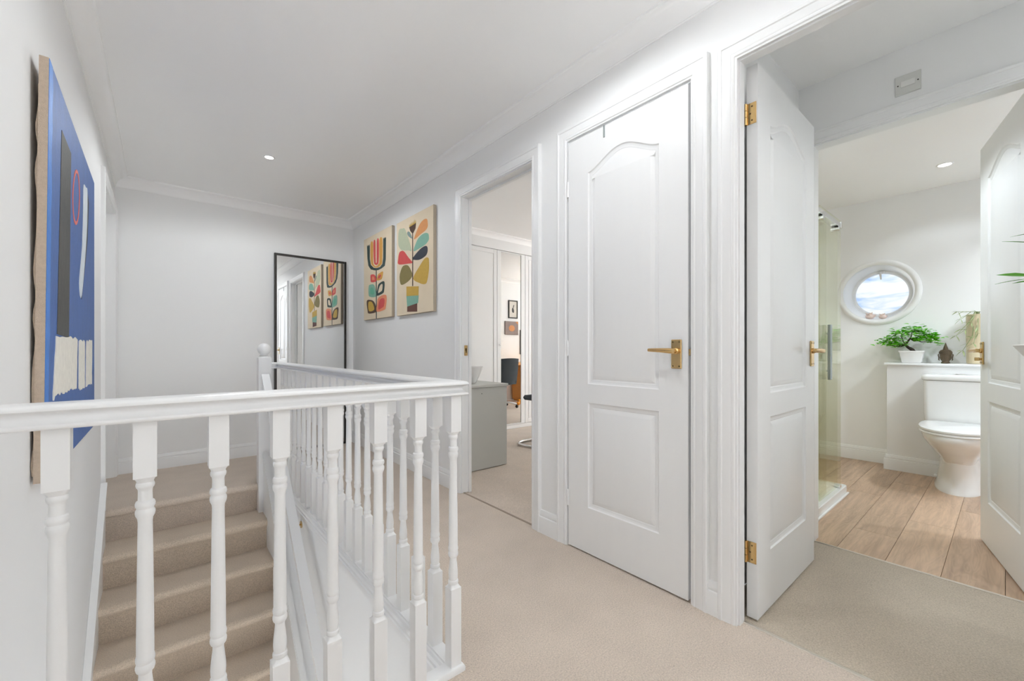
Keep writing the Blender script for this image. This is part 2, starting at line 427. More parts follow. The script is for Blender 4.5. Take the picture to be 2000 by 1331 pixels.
# ------------------------------------------------------------------ mesh helpers
class MB:
    def __init__(s):
        s.v, s.f = [], []

    def add(s, verts, faces):
        n = len(s.v)
        s.v += [tuple(p) for p in verts]
        s.f += [tuple(i + n for i in f) for f in faces]
        return s

    def box(s, x0, x1, y0, y1, z0, z1):
        return s.add([(x0, y0, z0), (x1, y0, z0), (x1, y1, z0), (x0, y1, z0), (x0, y0, z1), (x1, y0, z1), (x1, y1, z1), (x0, y1, z1)],
                     [(0, 3, 2, 1), (4, 5, 6, 7), (0, 1, 5, 4), (1, 2, 6, 5), (2, 3, 7, 6), (3, 0, 4, 7)])

    def bbox(s, x0, x1, y0, y1, z0, z1, b=0.002):
        """box with chamfered edges"""
        n = []
        for (ax, ay, az) in ((0, 1, 1), (1, 0, 1), (1, 1, 0)):
            for x in (0, 1):
                for y in (0, 1):
                    for z in (0, 1):
                        n.append(((x0 + b * ax) if x == 0 else (x1 - b * ax), (y0 + b * ay) if y == 0 else (y1 - b * ay), (z0 + b * az) if z == 0 else (z1 - b * az)))
        i = lambda k, x, y, z: k * 8 + x * 4 + y * 2 + z
        f = []
        f.append((i(0, 0, 0, 0), i(0, 0, 0, 1), i(0, 0, 1, 1), i(0, 0, 1, 0)))
        f.append((i(0, 1, 0, 0), i(0, 1, 1, 0), i(0, 1, 1, 1), i(0, 1, 0, 1)))
        f.append((i(1, 0, 0, 0), i(1, 1, 0, 0), i(1, 1, 0, 1), i(1, 0, 0, 1)))
        f.append((i(1, 0, 1, 0), i(1, 0, 1, 1), i(1, 1, 1, 1), i(1, 1, 1, 0)))
        f.append((i(2, 0, 0, 0), i(2, 0, 1, 0), i(2, 1, 1, 0), i(2, 1, 0, 0)))
        f.append((i(2, 0, 0, 1), i(2, 1, 0, 1), i(2, 1, 1, 1), i(2, 0, 1, 1)))
        for z in (0, 1):
            for x in (0, 1):
                f.append((i(0, x, 0, z), i(0, x, 1, z), i(2, x, 1, z), i(2, x, 0, z)))
            for y in (0, 1):
                f.append((i(1, 0, y, z), i(1, 1, y, z), i(2, 1, y, z), i(2, 0, y, z)))
        for x in (0, 1):
            for y in (0, 1):
                f.append((i(0, x, y, 0), i(0, x, y, 1), i(1, x, y, 1), i(1, x, y, 0)))
                for z in (0, 1):
                    f.append((i(0, x, y, z), i(1, x, y, z), i(2, x, y, z)))
        return s.add(n, f)

    def lathe(s, prof, c=(0, 0, 0), n=24, cap=True, sx=1.0, sy=1.0):
        vs, fs = [], []
        for (r, z) in prof:
            for k in range(n):
                a = 2 * PI * k / n
                vs.append((c[0] + r * math.cos(a) * sx, c[1] + r * math.sin(a) * sy, c[2] + z))
        for j in range(len(prof) - 1):
            for k in range(n):
                k2 = (k + 1) % n
                fs.append((j * n + k, j * n + k2, (j + 1) * n + k2, (j + 1) * n + k))
        if cap:
            fs.append(tuple(range(n - 1, -1, -1)))
            fs.append(tuple((len(prof) - 1) * n + k for k in range(n)))
        return s.add(vs, fs)

    def tube(s, pts, r, n=10, cap=True):
        pts = [Vector(p) for p in pts]
        rs = r if isinstance(r, (list, tuple)) else [r] * len(pts)
        vs, fs = [], []
        up = None
        for i, p in enumerate(pts):
            d = (pts[min(i + 1, len(pts) - 1)] - pts[max(i - 1, 0)]).normalized()
            if up is None:
                up = Vector((0, 0, 1)) if abs(d.z) < 0.9 else Vector((1, 0, 0))
            a = d.cross(up).normalized()
            up = a.cross(d).normalized()
            for k in range(n):
                t = 2 * PI * k / n
                vs.append(p + (a * math.cos(t) + up * math.sin(t)) * rs[i])
        for j in range(len(pts) - 1):
            for k in range(n):
                k2 = (k + 1) % n
                fs.append((j * n + k, j * n + k2, (j + 1) * n + k2, (j + 1) * n + k))
        if cap:
            fs.append(tuple(range(n - 1, -1, -1)))
            fs.append(tuple((len(pts) - 1) * n + k for k in range(n)))
        return s.add(vs, fs)

    def sphere(s, c, rx, ry=None, rz=None, n=16, m=10):
        ry = ry or rx
        rz = rz or rx
        prof = [(max(1e-4, math.sin(PI * j / m)), -math.cos(PI * j / m)) for j in range(m + 1)]
        vs, fs = [], []
        for (r, z) in prof:
            for k in range(n):
                a = 2 * PI * k / n
                vs.append((c[0] + rx * r * math.cos(a), c[1] + ry * r * math.sin(a), c[2] + rz * z))
        for j in range(m):
            for k in range(n):
                k2 = (k + 1) % n
                fs.append((j * n + k, j * n + k2, (j + 1) * n + k2, (j + 1) * n + k))
        return s.add(vs, fs)

    def sweep(s, prof, path, closed=False, cap=True):
        """prof: list of (offset to the left of travel, z), path: list of (x, y); mitred corners"""
        n = len(path)
        P = [Vector(p) for p in path]
        vs, fs = [], []
        m = len(prof)
        for i in range(n):
            a = P[i] - P[i - 1] if (i > 0 or closed) else None
            b = P[(i + 1) % n] - P[i] if (i < n - 1 or closed) else None
            na = Vector((-a.y, a.x)).normalized() if a is not None else None
            nb = Vector((-b.y, b.x)).normalized() if b is not None else None
            if na is None:
                nn = nb
            elif nb is None:
                nn = na
            else:
                h = (na + nb).normalized()
                nn = h / max(0.2, h.dot(na))
            for (o, z) in prof:
                q = P[i] + nn * o
                vs.append((q.x, q.y, z))
        segs = n if closed else n - 1
        for i in range(segs):
            j = (i + 1) % n
            for k in range(m):
                k2 = (k + 1) % m
                fs.append((i * m + k, i * m + k2, j * m + k2, j * m + k))
        if cap and not closed:
            fs.append(tuple(range(m)))
            fs.append(tuple((n - 1) * m + k for k in range(m - 1, -1, -1)))
        return s.add(vs, fs)

    def poly(s, pts, to3d, t0, t1):
        """extruded 2D polygon; to3d(a, b, t)"""
        n = len(pts)
        vs = [to3d(a, b, t0) for a, b in pts] + [to3d(a, b, t1) for a, b in pts]
        tri = tessellate_polygon([[Vector((a, b, 0)) for a, b in pts]])
        fs = [tuple(t) for t in tri] + [tuple(i + n for i in reversed(t)) for t in tri]
        fs += [(i, (i + 1) % n, n + (i + 1) % n, n + i) for i in range(n)]
        return s.add(vs, fs)

    def holed(s, outer, holes, to3d, t):
        """flat 2D polygon with holes"""
        loops = [outer] + holes
        vs = [to3d(a, b, t) for l in loops for a, b in l]
        tri = tessellate_polygon([[Vector((a, b, 0)) for a, b in l] for l in loops])
        return s.add(vs, [tuple(q) for q in tri])

    def xform(s, M):
        s.v = [tuple(M @ Vector(p)) for p in s.v]
        return s


def link(name, me, parent=None, loc=(0, 0, 0), rotz=0.0):
    o = bpy.data.objects.new(name, me)
    COL.objects.link(o)
    o.location = loc
    o.rotation_euler = (0, 0, rotz)
    if parent is not None:
        o.parent = parent
        o.matrix_parent_inverse = (Matrix.Translation(parent.location) @ parent.rotation_euler.to_matrix().to_4x4()).inverted()
    return o


def smooth_mesh(me, angle=35):
    for p in me.polygons:
        p.use_smooth = True
    import bmesh
    bm = bmesh.new()
    bm.from_mesh(me)
    lim = R(angle)
    for e in bm.edges:
        if len(e.link_faces) != 2 or e.calc_face_angle(0) > lim:
            e.smooth = False
    bm.to_mesh(me)
    bm.free()


def obj(name, mb, material, parent=None, loc=(0, 0, 0), rotz=0.0, smooth=0):
    me = bpy.data.meshes.new(name)
    me.from_pydata(mb.v, [], mb.f)
    me.materials.append(MATS[material])
    import bmesh
    bm = bmesh.new()
    bm.from_mesh(me)
    bmesh.ops.remove_doubles(bm, verts=bm.verts, dist=1e-6)
    bmesh.ops.recalc_face_normals(bm, faces=bm.faces)
    bm.to_mesh(me)
    bm.free()
    if smooth:
        smooth_mesh(me, smooth)
    return link(name, me, parent, loc, rotz)


def empty(name, loc=(0, 0, 0), rotz=0.0):
    o = bpy.data.objects.new(name, None)
    COL.objects.link(o)
    o.empty_display_size = 0.1
    o.location = loc
    o.rotation_euler = (0, 0, rotz)
    return o


def tag(o, label, cat, group=None):
    o['label'] = label
    o['category'] = cat
    if group:
        o['group'] = group
    return o


def struct(o, label=None, cat=None):
    o['kind'] = 'structure'
    if label:
        o['label'] = label
    if cat:
        o['category'] = cat
    return o


def spline(pts, n=6):
    """closed Catmull-Rom through 2D points"""
    out = []
    m = len(pts)
    for i in range(m):
        p0, p1, p2, p3 = (Vector(pts[(i + k) % m]) for k in (-1, 0, 1, 2))
        for j in range(n):
            t = j / n
            q = 0.5 * ((2 * p1) + (p2 - p0) * t + (2 * p0 - 5 * p1 + 4 * p2 - p3) * t * t + (3 * p1 - p0 - 3 * p2 + p3) * t ** 3)
            out.append((q.x, q.y))
    return out


def inset(pts, d):
    """offset a closed 2D loop inwards (loop counter-clockwise)"""
    m = len(pts)
    area = sum(pts[i][0] * pts[(i + 1) % m][1] - pts[(i + 1) % m][0] * pts[i][1] for i in range(m))
    sg = 1 if area > 0 else -1
    out = []
    for i in range(m):
        p, q, r = Vector(pts[i - 1]), Vector(pts[i]), Vector(pts[(i + 1) % m])
        a = (q - p).normalized()
        b = (r - q).normalized()
        na, nb = Vector((-a.y, a.x)) * sg, Vector((-b.y, b.x)) * sg
        h = (na + nb)
        h = h.normalized() if h.length > 1e-6 else na
        k = h / max(0.35, h.dot(na))
        out.append((q.x + k.x * d, q.y + k.y * d))
    return out


# ------------------------------------------------------------------ key dimensions
XL, XR, XR2 = -0.275, 1.555, 1.625       # landing: left wall, right wall faces
YB, YF = 4.46, -4.6                       # far wall, wall behind the camera
ZC = 2.315                                # ceiling
CX, CY = 0.678, 1.083                     # balustrade corner

# ------------------------------------------------------------------ the shell of the house
# floors
m = MB()
m.box(0.665, XR + 0.035, YF, YB, -0.22, 0)
m.box(XL, 0.665, YF, 1.062, -0.22, 0)
m.box(XL - 0.1, XL, 3.534, 4.396, -0.22, 0)
m.box(XL, 0.665, 3.56, YB, -0.22, 0)
struct(obj('floor', m, 'carpet'), 'beige carpet of the upstairs landing around the stairwell', 'carpet')
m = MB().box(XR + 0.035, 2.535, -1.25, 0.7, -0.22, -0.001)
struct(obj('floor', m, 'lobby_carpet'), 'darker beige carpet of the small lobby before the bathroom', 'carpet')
m = MB().box(XR + 0.035, 7.35, 1.62, 4.55, -0.22, -0.002)
struct(obj('floor', m, 'carpet'), 'beige carpet seen through the open bedroom doorway', 'carpet')
m = MB().box(2.535, 4.75, -1.25, 1.55, -0.22, -0.006)
bath_floor = struct(obj('floor', m, 'dark_void'), 'oak plank floor of the bathroom', 'floor')
# planks run away from the landing
PW = 0.1785
seams = {0: (2.895,), 1: (3.26,), -1: (3.66, 2.42), 2: (3.69,)}
row_y = [0.722 - PW * k for k in range(-5, 12)]
random.seed(4)
for k, ytop in enumerate(row_y):
    rid = k - 6
    if rid in seams:
        first = seams[rid][0]
    else:
        first = 2.6 + random.random() * 1.1
    cuts = [2.537]
    x = first - 1.22 * 3
    while x < 4.74:
        if x > 2.6:
            cuts.append(x)
        x += 1.22
    cuts.append(4.74)
    y1, y0 = min(ytop, 1.54), max(ytop - PW, -1.24)
    if y1 - y0 < 0.02:
        continue
    for a, b in zip(cuts[:-1], cuts[1:]):
        lx, ly = (b - a) / 2, (y1 - y0) / 2
        pm = MB().bbox(-lx + 0.0006, lx - 0.0006, -ly + 0.0006, ly - 0.0006, -0.012, 0.0, 0.0012)
        obj('plank', pm, 'oak_plank', bath_floor, ((a + b) / 2, (y0 + y1) / 2, 0.0))

# ceilings
m = MB().box(XL - 0.1, XR2 - 0.035, YF - 0.1, YB + 0.1, ZC, ZC + 0.12)
struct(obj('ceiling', m, 'ceiling_paint'), 'flat white ceiling over the landing', 'ceiling')
m = MB().box(XR2 - 0.035, 2.565, -1.3, 0.72, ZC, ZC + 0.12)
struct(obj('ceiling', m, 'ceiling_paint'), 'white ceiling of the small lobby', 'ceiling')
m = MB().box(2.565, 5.0, -1.3, 1.6, 2.265, 2.385)
struct(obj('ceiling', m, 'ceiling_paint'), 'white bathroom ceiling above the round window', 'ceiling')
m = MB().box(XR2 - 0.035, 7.4, 1.6, 4.6, 2.335, 2.455)
struct(obj('ceiling', m, 'ceiling_paint'), 'white bedroom ceiling seen through the doorway', 'ceiling')


def wall_x(x0, x1, y0, y1, z0, z1, holes):
    """wall normal to X with rectangular openings (ya, yb, za, zb)"""
    m = MB()
    ys = sorted({y0, y1, *[h[0] for h in holes], *[h[1] for h in holes]})
    for a, b in zip(ys[:-1], ys[1:]):
        hs = [h for h in holes if h[0] <= a + 1e-6 and h[1] >= b - 1e-6]
        if not hs:
            m.box(x0, x1, a, b, z0, z1)
        else:
            h = hs[0]
            if h[2] > z0 + 1e-4:
                m.box(x0, x1, a, b, z0, h[2])
            if h[3] < z1 - 1e-4:
                m.box(x0, x1, a, b, h[3], z1)
    return m


LT = 0.026                                   # door lining thickness
BED = (1.676, 2.375, 1.998)
CUP = (0.784, 1.405, 1.998)
LOB = (-0.092, 0.606, 1.985)
BAT = (-0.062, 0.632, 2.0)
LEFTD = (3.56, 4.37, 2.0)
m = wall_x(XR, XR2, YF - 0.1, YB + 0.1, -0.2, ZC, [(a - LT, b + LT, -0.2, h + LT) for a, b, h in (BED, CUP, LOB)])
struct(obj('wall_right', m, 'wall_paint'), 'white landing wall with three doorways and two flower prints', 'wall')
m = wall_x(XL - 0.1, XL, YF - 0.1, YB + 0.1, -2.8, ZC, [(LEFTD[0] - LT, LEFTD[1] + LT, -0.22, LEFTD[2] + LT)])
struct(obj('wall_left', m, 'wall_paint'), 'white wall beside the stairs behind the blue painting', 'wall')
m = MB().box(XL, XR, YB, YB + 0.1, -2.8, ZC)
struct(obj('wall_far', m, 'wall_paint'), 'white end wall of the landing behind the tall mirror', 'wall')
m = MB()
m.box(XL, -0.1, YF - 0.1, YF, -2.8, ZC)
m.box(1.4, XR, YF - 0.1, YF, -2.8, ZC)
m.box(-0.1, 1.4, YF - 0.1, YF, -2.8, 0.7)
m.box(-0.1, 1.4, YF - 0.1, YF, 2.2, ZC)
struct(obj('wall_near', m, 'wall_paint'), 'white landing wall behind the camera with an added window opening', 'wall')  # opening added to go with the rear fill light
# stairwell walls below the landing floor
m = MB().box(0.648, 0.72, 1.06, 3.56, -2.8, -0.005)
struct(obj('wall_stairwell', m, 'wall_paint'), 'white stairwell wall below the side balustrade', 'wall')
m = MB().box(XL, 0.648, 0.9, 0.96, -2.8, -0.2)
struct(obj('wall_stairwell_end', m, 'wall_paint'), 'white stairwell wall below the front balustrade', 'wall')
m = MB().box(XL, 0.72, 0.96, 4.46, -2.9, -2.8)
struct(obj('floor', m, 'stair_carpet'), 'carpet at the foot of the stairs', 'carpet')
# wall between cupboard/lobby, lobby right wall
m = MB().box(XR2, 2.53, 0.70, 0.76, 0, ZC)
m.box(XR2, 2.53, -1.25, -1.19, 0, ZC)
struct(obj('wall_lobby', m, 'wall_paint'), 'white side walls of the small lobby', 'wall')
m = wall_x(2.53, 2.60, -1.25, 1.62, 0, ZC, [(BAT[0] - LT, BAT[1] + LT, 0, BAT[2] + LT)])
struct(obj('wall_bathroom_door', m, 'wall_paint'), 'white lobby wall over the bathroom doorway', 'wall')
# bathroom
WC = (0.727, 1.464)                          # window centre (y, z)
circ = lambda r, n=64: [(WC[0] + r * math.cos(2 * PI * k / n), WC[1] + r * math.sin(2 * PI * k / n)) for k in range(n)]
m = MB()
m.holed([(-1.25, 0), (1.55, 0), (1.55, 2.27), (-1.25, 2.27)], [circ(0.236)], lambda a, b, t: (t, a, b), 4.725)
m.holed([(-1.25, 0), (1.55, 0), (1.55, 2.27), (-1.25, 2.27)], [circ(0.205)], lambda a, b, t: (t, a, b), 4.97)
n = 64
ra, rb = circ(0.236), circ(0.205)
m.add([(4.725, a, b) for a, b in ra] + [(4.97, a, b) for a, b in rb], [(k, (k + 1) % n, n + (k + 1) % n, n + k) for k in range(n)])
m.add([(4.725, -1.25, 0), (4.725, 1.55, 0), (4.725, 1.55, 2.27), (4.725, -1.25, 2.27), (4.97, -1.25, 0), (4.97, 1.55, 0), (4.97, 1.55, 2.27), (4.97, -1.25, 2.27)],
      [(0, 1, 5, 4), (1, 2, 6, 5), (2, 3, 7, 6), (3, 0, 4, 7)])
struct(obj('wall_bathroom_window', m, 'wall_paint', smooth=30), 'white bathroom wall with the round porthole window', 'wall')
m = MB().box(2.60, 4.725, -1.3, -1.25, 0, 2.3)
struct(obj('wall_bathroom_right', m, 'wall_paint'), 'white bathroom wall behind the half open door', 'wall')
m = MB().box(2.60, 4.725, 1.545, 1.6, 0, 2.3)
struct(obj('wall_shower', m, 'shower_tile'), 'beige tiled wall inside the shower', 'wall')
# bedroom
m = MB().box(XR2, 6.0, 1.6, 1.62, 0, 2.34).box(7.1, 7.3, 1.6, 1.62, 0, 2.34).box(6.0, 7.1, 1.6, 1.62, 0, 0.7).box(6.0, 7.1, 1.6, 1.62, 2.2, 2.34)
struct(obj('wall_bedroom_near', m, 'wall_paint'), 'pale bedroom wall with pictures over a desk, seen in the wardrobe mirror', 'wall')
m = MB().box(XR2, 7.3, 4.5, 4.55, 0, 2.34)
struct(obj('wall_bedroom_far', m, 'wall_paint'), 'white bedroom wall behind the fitted wardrobe', 'wall')
m = MB().box(7.3, 7.4, 1.6, 4.55, 0, 2.34)
struct(obj('wall_bedroom_end', m, 'wall_paint'), 'white end wall of the bedroom, outside the photo', 'wall')

# coving round the landing ceiling (concave quarter)
cv = [(0, ZC), (0, ZC - 0.078)]
cv += [(0.006, ZC - 0.078), (0.008, ZC - 0.072)]
for k in range(0, 8):
    a = PI / 2 * k / 7
    cv.append((0.072 - 0.062 * math.cos(a), ZC - 0.072 + 0.060 * math.sin(a)))
cv += [(0.078, ZC - 0.008), (0.08, ZC)]
m = MB().sweep(cv, [(XL, YF), (XR, YF), (XR, YB), (XL, YB)], closed=True)
struct(obj('trim_1', m, 'ceiling_paint', smooth=25), 'white concave coving round the landing ceiling', 'coving')
m = MB().sweep([(o, z + 0.02) for o, z in cv], [(XR2, 1.62), (7.3, 1.62), (7.3, 3.91), (XR2, 3.91)], closed=True)
struct(obj('trim_2', m, 'ceiling_paint', smooth=25), 'white coving in the bedroom above the wardrobe', 'coving')

# skirting boards
SK = [(0, 0), (0.018, 0), (0.018, 0.082), (0.0165, 0.086), (0.011, 0.088), (0.0125, 0.093), (0.0125, 0.1), (0.009, 0.108), (0.006, 0.118), (0, 0.12)]
SKR = [(-o, z) for o, z in SK]
AW = 0.066                                   # architrave width


def skirt(name, path, label, flip=False):
    m = MB().sweep(SKR if flip else SK, path)
    return struct(obj(name, m, 'gloss_paint', smooth=25), label, 'skirting board')


skirt('baseboard_far', [(XR, YB), (XL, YB)], 'white moulded skirting board along the far landing wall')
skirt('baseboard_right', [(XR, BED[1] + AW + 0.006), (XR, YB - 0.0)], 'white skirting board under the two flower prints')
skirt('baseboard_bedroom_side', [(XR, CUP[1] + AW + 0.004), (XR, BED[0] - AW - 0.004)], 'short white skirting piece between the bedroom doorway and the cupboard')
skirt('baseboard_lobby_side', [(XR, LOB[1] + AW + 0.004), (XR, CUP[0] - AW - 0.004)], 'tiny white skirting piece between the cupboard and the lobby doorway')
skirt('baseboard_bathroom', [(4.725, 0.658), (4.725, 1.5)], 'white skirting board under the round bathroom window')
skirt('baseboard_bathroom_boxing', [(4.53, -1.2), (4.53, 0.638), (4.725, 0.638)], 'white skirting board round the base of the toilet boxing')

# door linings and architraves
ARC = [(0.0, 0.0), (0.0, 0.011), (0.006, 0.012), (0.009, 0.0155), (0.014, 0.0165), (0.019, 0.0145), (0.023, 0.0165), (0.048, 0.0175), (0.051, 0.0205), (0.060, 0.021), (0.0645, 0.018), (0.066, 0.0)]


def architrave(m, xw, sgn, y0, y1, zt):
    """architrave on a wall face at xw, projecting sgn*X; opening edges y0<y1, head zt"""
    e = 0.006
    y0, y1, zt = y0 - e, y1 + e, zt + e
    vs = []
    for (w, t) in ARC:
        x = xw + sgn * t
        vs += [(x, y0 - w, 0), (x, y0 - w, zt + w), (x, y1 + w, zt + w), (x, y1 + w, 0)]
    k = len(ARC)
    fs = []
    for i in range(k):
        j = (i + 1) % k
        for s in range(3):
            fs.append((i * 4 + s, j * 4 + s, j * 4 + s + 1, i * 4 + s + 1))
    fs.append(tuple(i * 4 for i in range(k)))
    fs.append(tuple(i * 4 + 3 for i in range(k)))
    m.add(vs, fs)


def lining(m, x0, x1, y0, y1, zt):
    m.box(x0, x1, y0 - LT, y0, 0, zt + LT)
    m.box(x0, x1, y1, y1 + LT, 0, zt + LT)
    m.box(x0, x1, y0, y1, zt, zt + LT)


def frame(name, x0, x1, op, label, sides=(-1, 1)):
    m = MB()
    lining(m, x0 - 0.0005, x1 + 0.0005, *op)
    if -1 in sides:
        architrave(m, x0, -1, *op)
    if 1 in sides:
        architrave(m, x1, 1, *op)
    return struct(obj(name, m, 'gloss_paint', smooth=25), label, 'door frame')


f_bed = frame('trim_3', XR, XR2, BED, 'white moulded door frame of the open bedroom doorway')
sp = MB().bbox(1.573, 1.598, 2.369, 2.3755, 0.93, 1.0, 0.0015)
sp2 = obj('strike_plate', sp, 'brass', f_bed)
sp2['label'] = 'small brass latch keeper'
obj('latch_hole', MB().box(1.579, 1.591, 2.3685, 2.3695, 0.95, 0.98), 'brass_dark', sp2)
obj('door_stop', MB().box(1.604, 1.625, 2.362, 2.376, 0, BED[2]).box(1.604, 1.625, 1.675, 1.689, 0, BED[2]).box(1.604, 1.625, 1.689, 2.362, BED[2] - 0.013, BED[2] + 0.001), 'gloss_paint', f_bed)
f_cup = frame('trim_4', XR, XR2, CUP, 'white moulded door frame round the closed cupboard door', (-1,))
f_lob = frame('trim_5', XR, 1.592, LOB, 'white moulded door frame of the lobby doorway', (-1,))
f_bat = frame('trim_6', 2.53, 2.60, BAT, 'white moulded door frame of the bathroom doorway')
f_left = frame('trim_7', XL - 0.1, XL, LEFTD, 'white door frame at the end of the left wall', (1,))

# threshold strips
struct(obj('trim_8', MB().sweep([(-0.007, 0), (-0.005, 0.003), (0.005, 0.0035), (0.007, 0)], [(1.59, LOB[0]), (1.59, LOB[1])]), 'strip_metal'), 'thin pale threshold strip between the landing and lobby carpets', 'threshold strip')
struct(obj('trim_9', MB().sweep([(-0.004, 0), (-0.003, 0.003), (0.004, 0.0035), (0.006, 0)], [(2.536, BAT[0]), (2.536, BAT[1])]), 'strip_metal'), 'thin bright metal strip where lobby carpet meets the oak planks', 'threshold strip')
struct(obj('trim_10', MB().sweep([(-0.008, 0), (-0.006, 0.002), (0.006, 0.002), (0.008, 0)], [(1.572, BED[0]), (1.572, BED[1])]), 'underlay'), 'dark carpet joint across the bedroom doorway', 'threshold strip')

# ------------------------------------------------------------------ doors
def door_leaf(w, h=1.982, t=0.036):
    """moulded two-panel door with a cathedral arch; x from hinge, y thickness, z up"""
    m = MB()
    st = 0.122
    x0, x1 = st, w - st
    low = [(x0, 0.214), (x1, 0.214), (x1, 0.712), (x0, 0.712)]
    zc, zp, na = 1.80, 1.868, 28
    up = [(x0, 0.80), (x1, 0.80)]
    for k in range(na + 1):
        s = k / na
        bell = 0.5 * (1 - math.cos(2 * PI * s))
        bell = bell ** 0.8
        up.append((x1 + (x0 - x1) * s, zc + (zp - zc) * bell))
    outer = [(0, 0), (w, 0), (w, h), (0, h)]
    rings = [(0, 0), (0.004, 0.005), (0.011, 0.0075), (0.018, 0.0075), (0.022, 0.009), (0.04, 0.0025), (0.042, 0.002)]
    for side in (0, 1):
        f = (lambda a, b, d: (a, d, b)) if side == 0 else (lambda a, b, d: (a, t - d, b))
        m.holed(outer, [low, up], f, 0)
        for loop in (low, up):
            prev = None
            k = len(loop)
            for (d, dep) in rings:
                cur = inset(loop, d)
                if prev is not None:
                    m.add([f(a, b, prev[1]) for a, b in prev[0]] + [f(a, b, dep) for a, b in cur],
                          [(i, (i + 1) % k, k + (i + 1) % k, k + i) for i in range(k)])
                prev = (cur, dep)
            m.holed(prev[0], [], f, prev[1])
    m.add([(0, 0, 0), (w, 0, 0), (w, t, 0), (0, t, 0), (0, 0, h), (w, 0, h), (w, t, h), (0, t, h)],
          [(0, 1, 2, 3), (4, 5, 6, 7), (0, 3, 7, 4), (1, 2, 6, 5)])
    return m


def door_handle(door, w, face, M, zc=0.945, lock=False, t=0.036):
    """brass lever on backplate; face 0 = y0 side, 1 = y=t side; lever points to the hinge"""
    sg = -1 if face == 0 else 1
    y = 0 if face == 0 else t
    xc = w - 0.045
    pl = MB().bbox(xc - 0.021, xc + 0.021, min(y, y + sg * 0.007), max(y, y + sg * 0.007), zc - 0.057, zc + 0.057, 0.002)
    h = obj('door_handle', pl.xform(M), 'brass', door)
    h['label'] = 'brass lever handle on a backplate'
    lv = MB()
    zl = zc + 0.012
    lv.tube([(xc, y, zl), (xc, y + sg * 0.012, zl), (xc, y + sg * 0.016, zl), (xc, y + sg * 0.04, zl)], [0.012, 0.012, 0.0085, 0.0085], 14)
    lv.tube([(xc + 0.009, y + sg * 0.042, zl), (xc - 0.01, y + sg * 0.043, zl + 0.001), (xc - 0.05, y + sg * 0.043, zl + 0.003), (xc - 0.1, y + sg * 0.04, zl + 0.004)], [0.0105, 0.0105, 0.0085, 0.0065], 12)
    obj('lever', lv.xform(M), 'brass', h, smooth=40)
    for dx in (-0.013, 0.013):
        for dz in (-0.047, 0.047):
            sc = MB().tube([(xc + dx, y + sg * 0.0065, zc + dz), (xc + dx, y + sg * 0.0078, zc + dz)], 0.003, 8)
            obj('screw', sc.xform(M), 'brass_dark', h)
    if lock:
        lk = MB().tube([(xc, y, zc - 0.03), (xc, y + sg * 0.012, zc - 0.03)], 0.006, 10)
        lk.bbox(xc - 0.004, xc + 0.004, min(y + sg * 0.012, y + sg * 0.03), max(y + sg * 0.012, y + sg * 0.03), zc - 0.038, zc - 0.022, 0.001)
        obj('lock_turn', lk.xform(M), 'brass', h)


def hinge(door, M, z, y, xo=0.0, both=True, material='brass'):
    """knuckle standing on the hinge arris at (xo, y)"""
    m = MB()
    m.tube([(xo, y, z - 0.038), (xo, y, z + 0.038)], 0.0055, 12)
    k = obj('hinge', m.xform(M), material, door, smooth=40)
    p = MB().bbox(xo + 0.0, xo + 0.002, min(y, y + 0.03), max(y, y + 0.03), z - 0.036, z + 0.036, 0.0005)
    obj('hinge_leaf', p.xform(M), material, k)
    for dz in (-0.012, 0.012):
        g = MB().tube([(xo, y, z + dz - 0.0008), (xo, y, z + dz + 0.0008)], 0.0058, 12)
        obj('knuckle_joint', g.xform(M), 'brass_dark' if material == 'brass' else material, k)


def place(loc, ang):
    return Matrix.Translation(loc) @ Matrix.Rotation(ang, 4, 'Z')


def make_door(name, loc, ang, w, label):
    M = place(loc, ang)
    d = struct(obj(name, door_leaf(w).xform(M), 'gloss_paint', smooth=20), label, 'door')
    return d, M


# cupboard door, closed, opening onto the landing (hinged on its far edge); front face looks to -X
d1, M1 = make_door('door_1', (1.545, 1.402, 0.008), R(-90), 0.612, 'closed white panelled cupboard door with brass lever, in the middle')
# local x -> -Y, local y -> +X
door_handle(d1, 0.612, 0, M1)
for zz in (0.232, 0.97, 1.755):
    hinge(d1, M1, zz, -0.002, -0.003, material='gloss_paint')
obj('hook', MB().bbox(0.213, 0.221, -0.0035, 0.02, 1.93, 1.984, 0.001).xform(M1), 'satin_grey_metal', d1)['label'] = 'little grey over-door hook'
obj('latch', MB().box(0.612, 0.618, 0.006, 0.02, 0.94, 0.965).xform(M1), 'brass', d1)
# lobby door, swung right open into the lobby
d2, M2 = make_door('door_2', (1.622, 0.573, 0.008), 0.0, 0.668, 'white panelled lobby door swung open on brass hinges')
door_handle(d2, 0.668 + 0.0, 0, M2)
for zz in (0.235, 1.81):
    hinge(d2, M2, zz, 0.038, -0.006)
    o = obj('hinge_plate', MB().bbox(-0.0025, 0.0, 0.004, 0.034, zz - 0.038, zz + 0.038, 0.0005).xform(M2), 'brass', d2)
    for dz in (-0.025, 0.0, 0.025):
        obj('screw', MB().tube([(-0.003, 0.018 + (0.006 if dz == 0 else 0), zz + dz), (-0.002, 0.018 + (0.006 if dz == 0 else 0), zz + dz)], 0.003, 8).xform(M2), 'brass_dark', o)
# bathroom door, half open into the bathroom
ang3 = math.atan2(0.15, 0.67)
n3 = Vector((-math.sin(ang3), math.cos(ang3)))
d3, M3 = make_door('door_3', (2.535 + n3.x * -0.036, -0.058 + n3.y * -0.036, 0.008), ang3, 0.686, 'white panelled bathroom door standing half open at the right edge')
door_handle(d3, 0.686, 1, M3, lock=True)
# bedroom door, folded back inside the bedroom
d4, M4 = make_door('door_4', (1.632, 1.668, 0.008), R(4), 0.686, 'white panelled bedroom door folded back inside the bedroom')
door_handle(d4, 0.686, 1, M4)
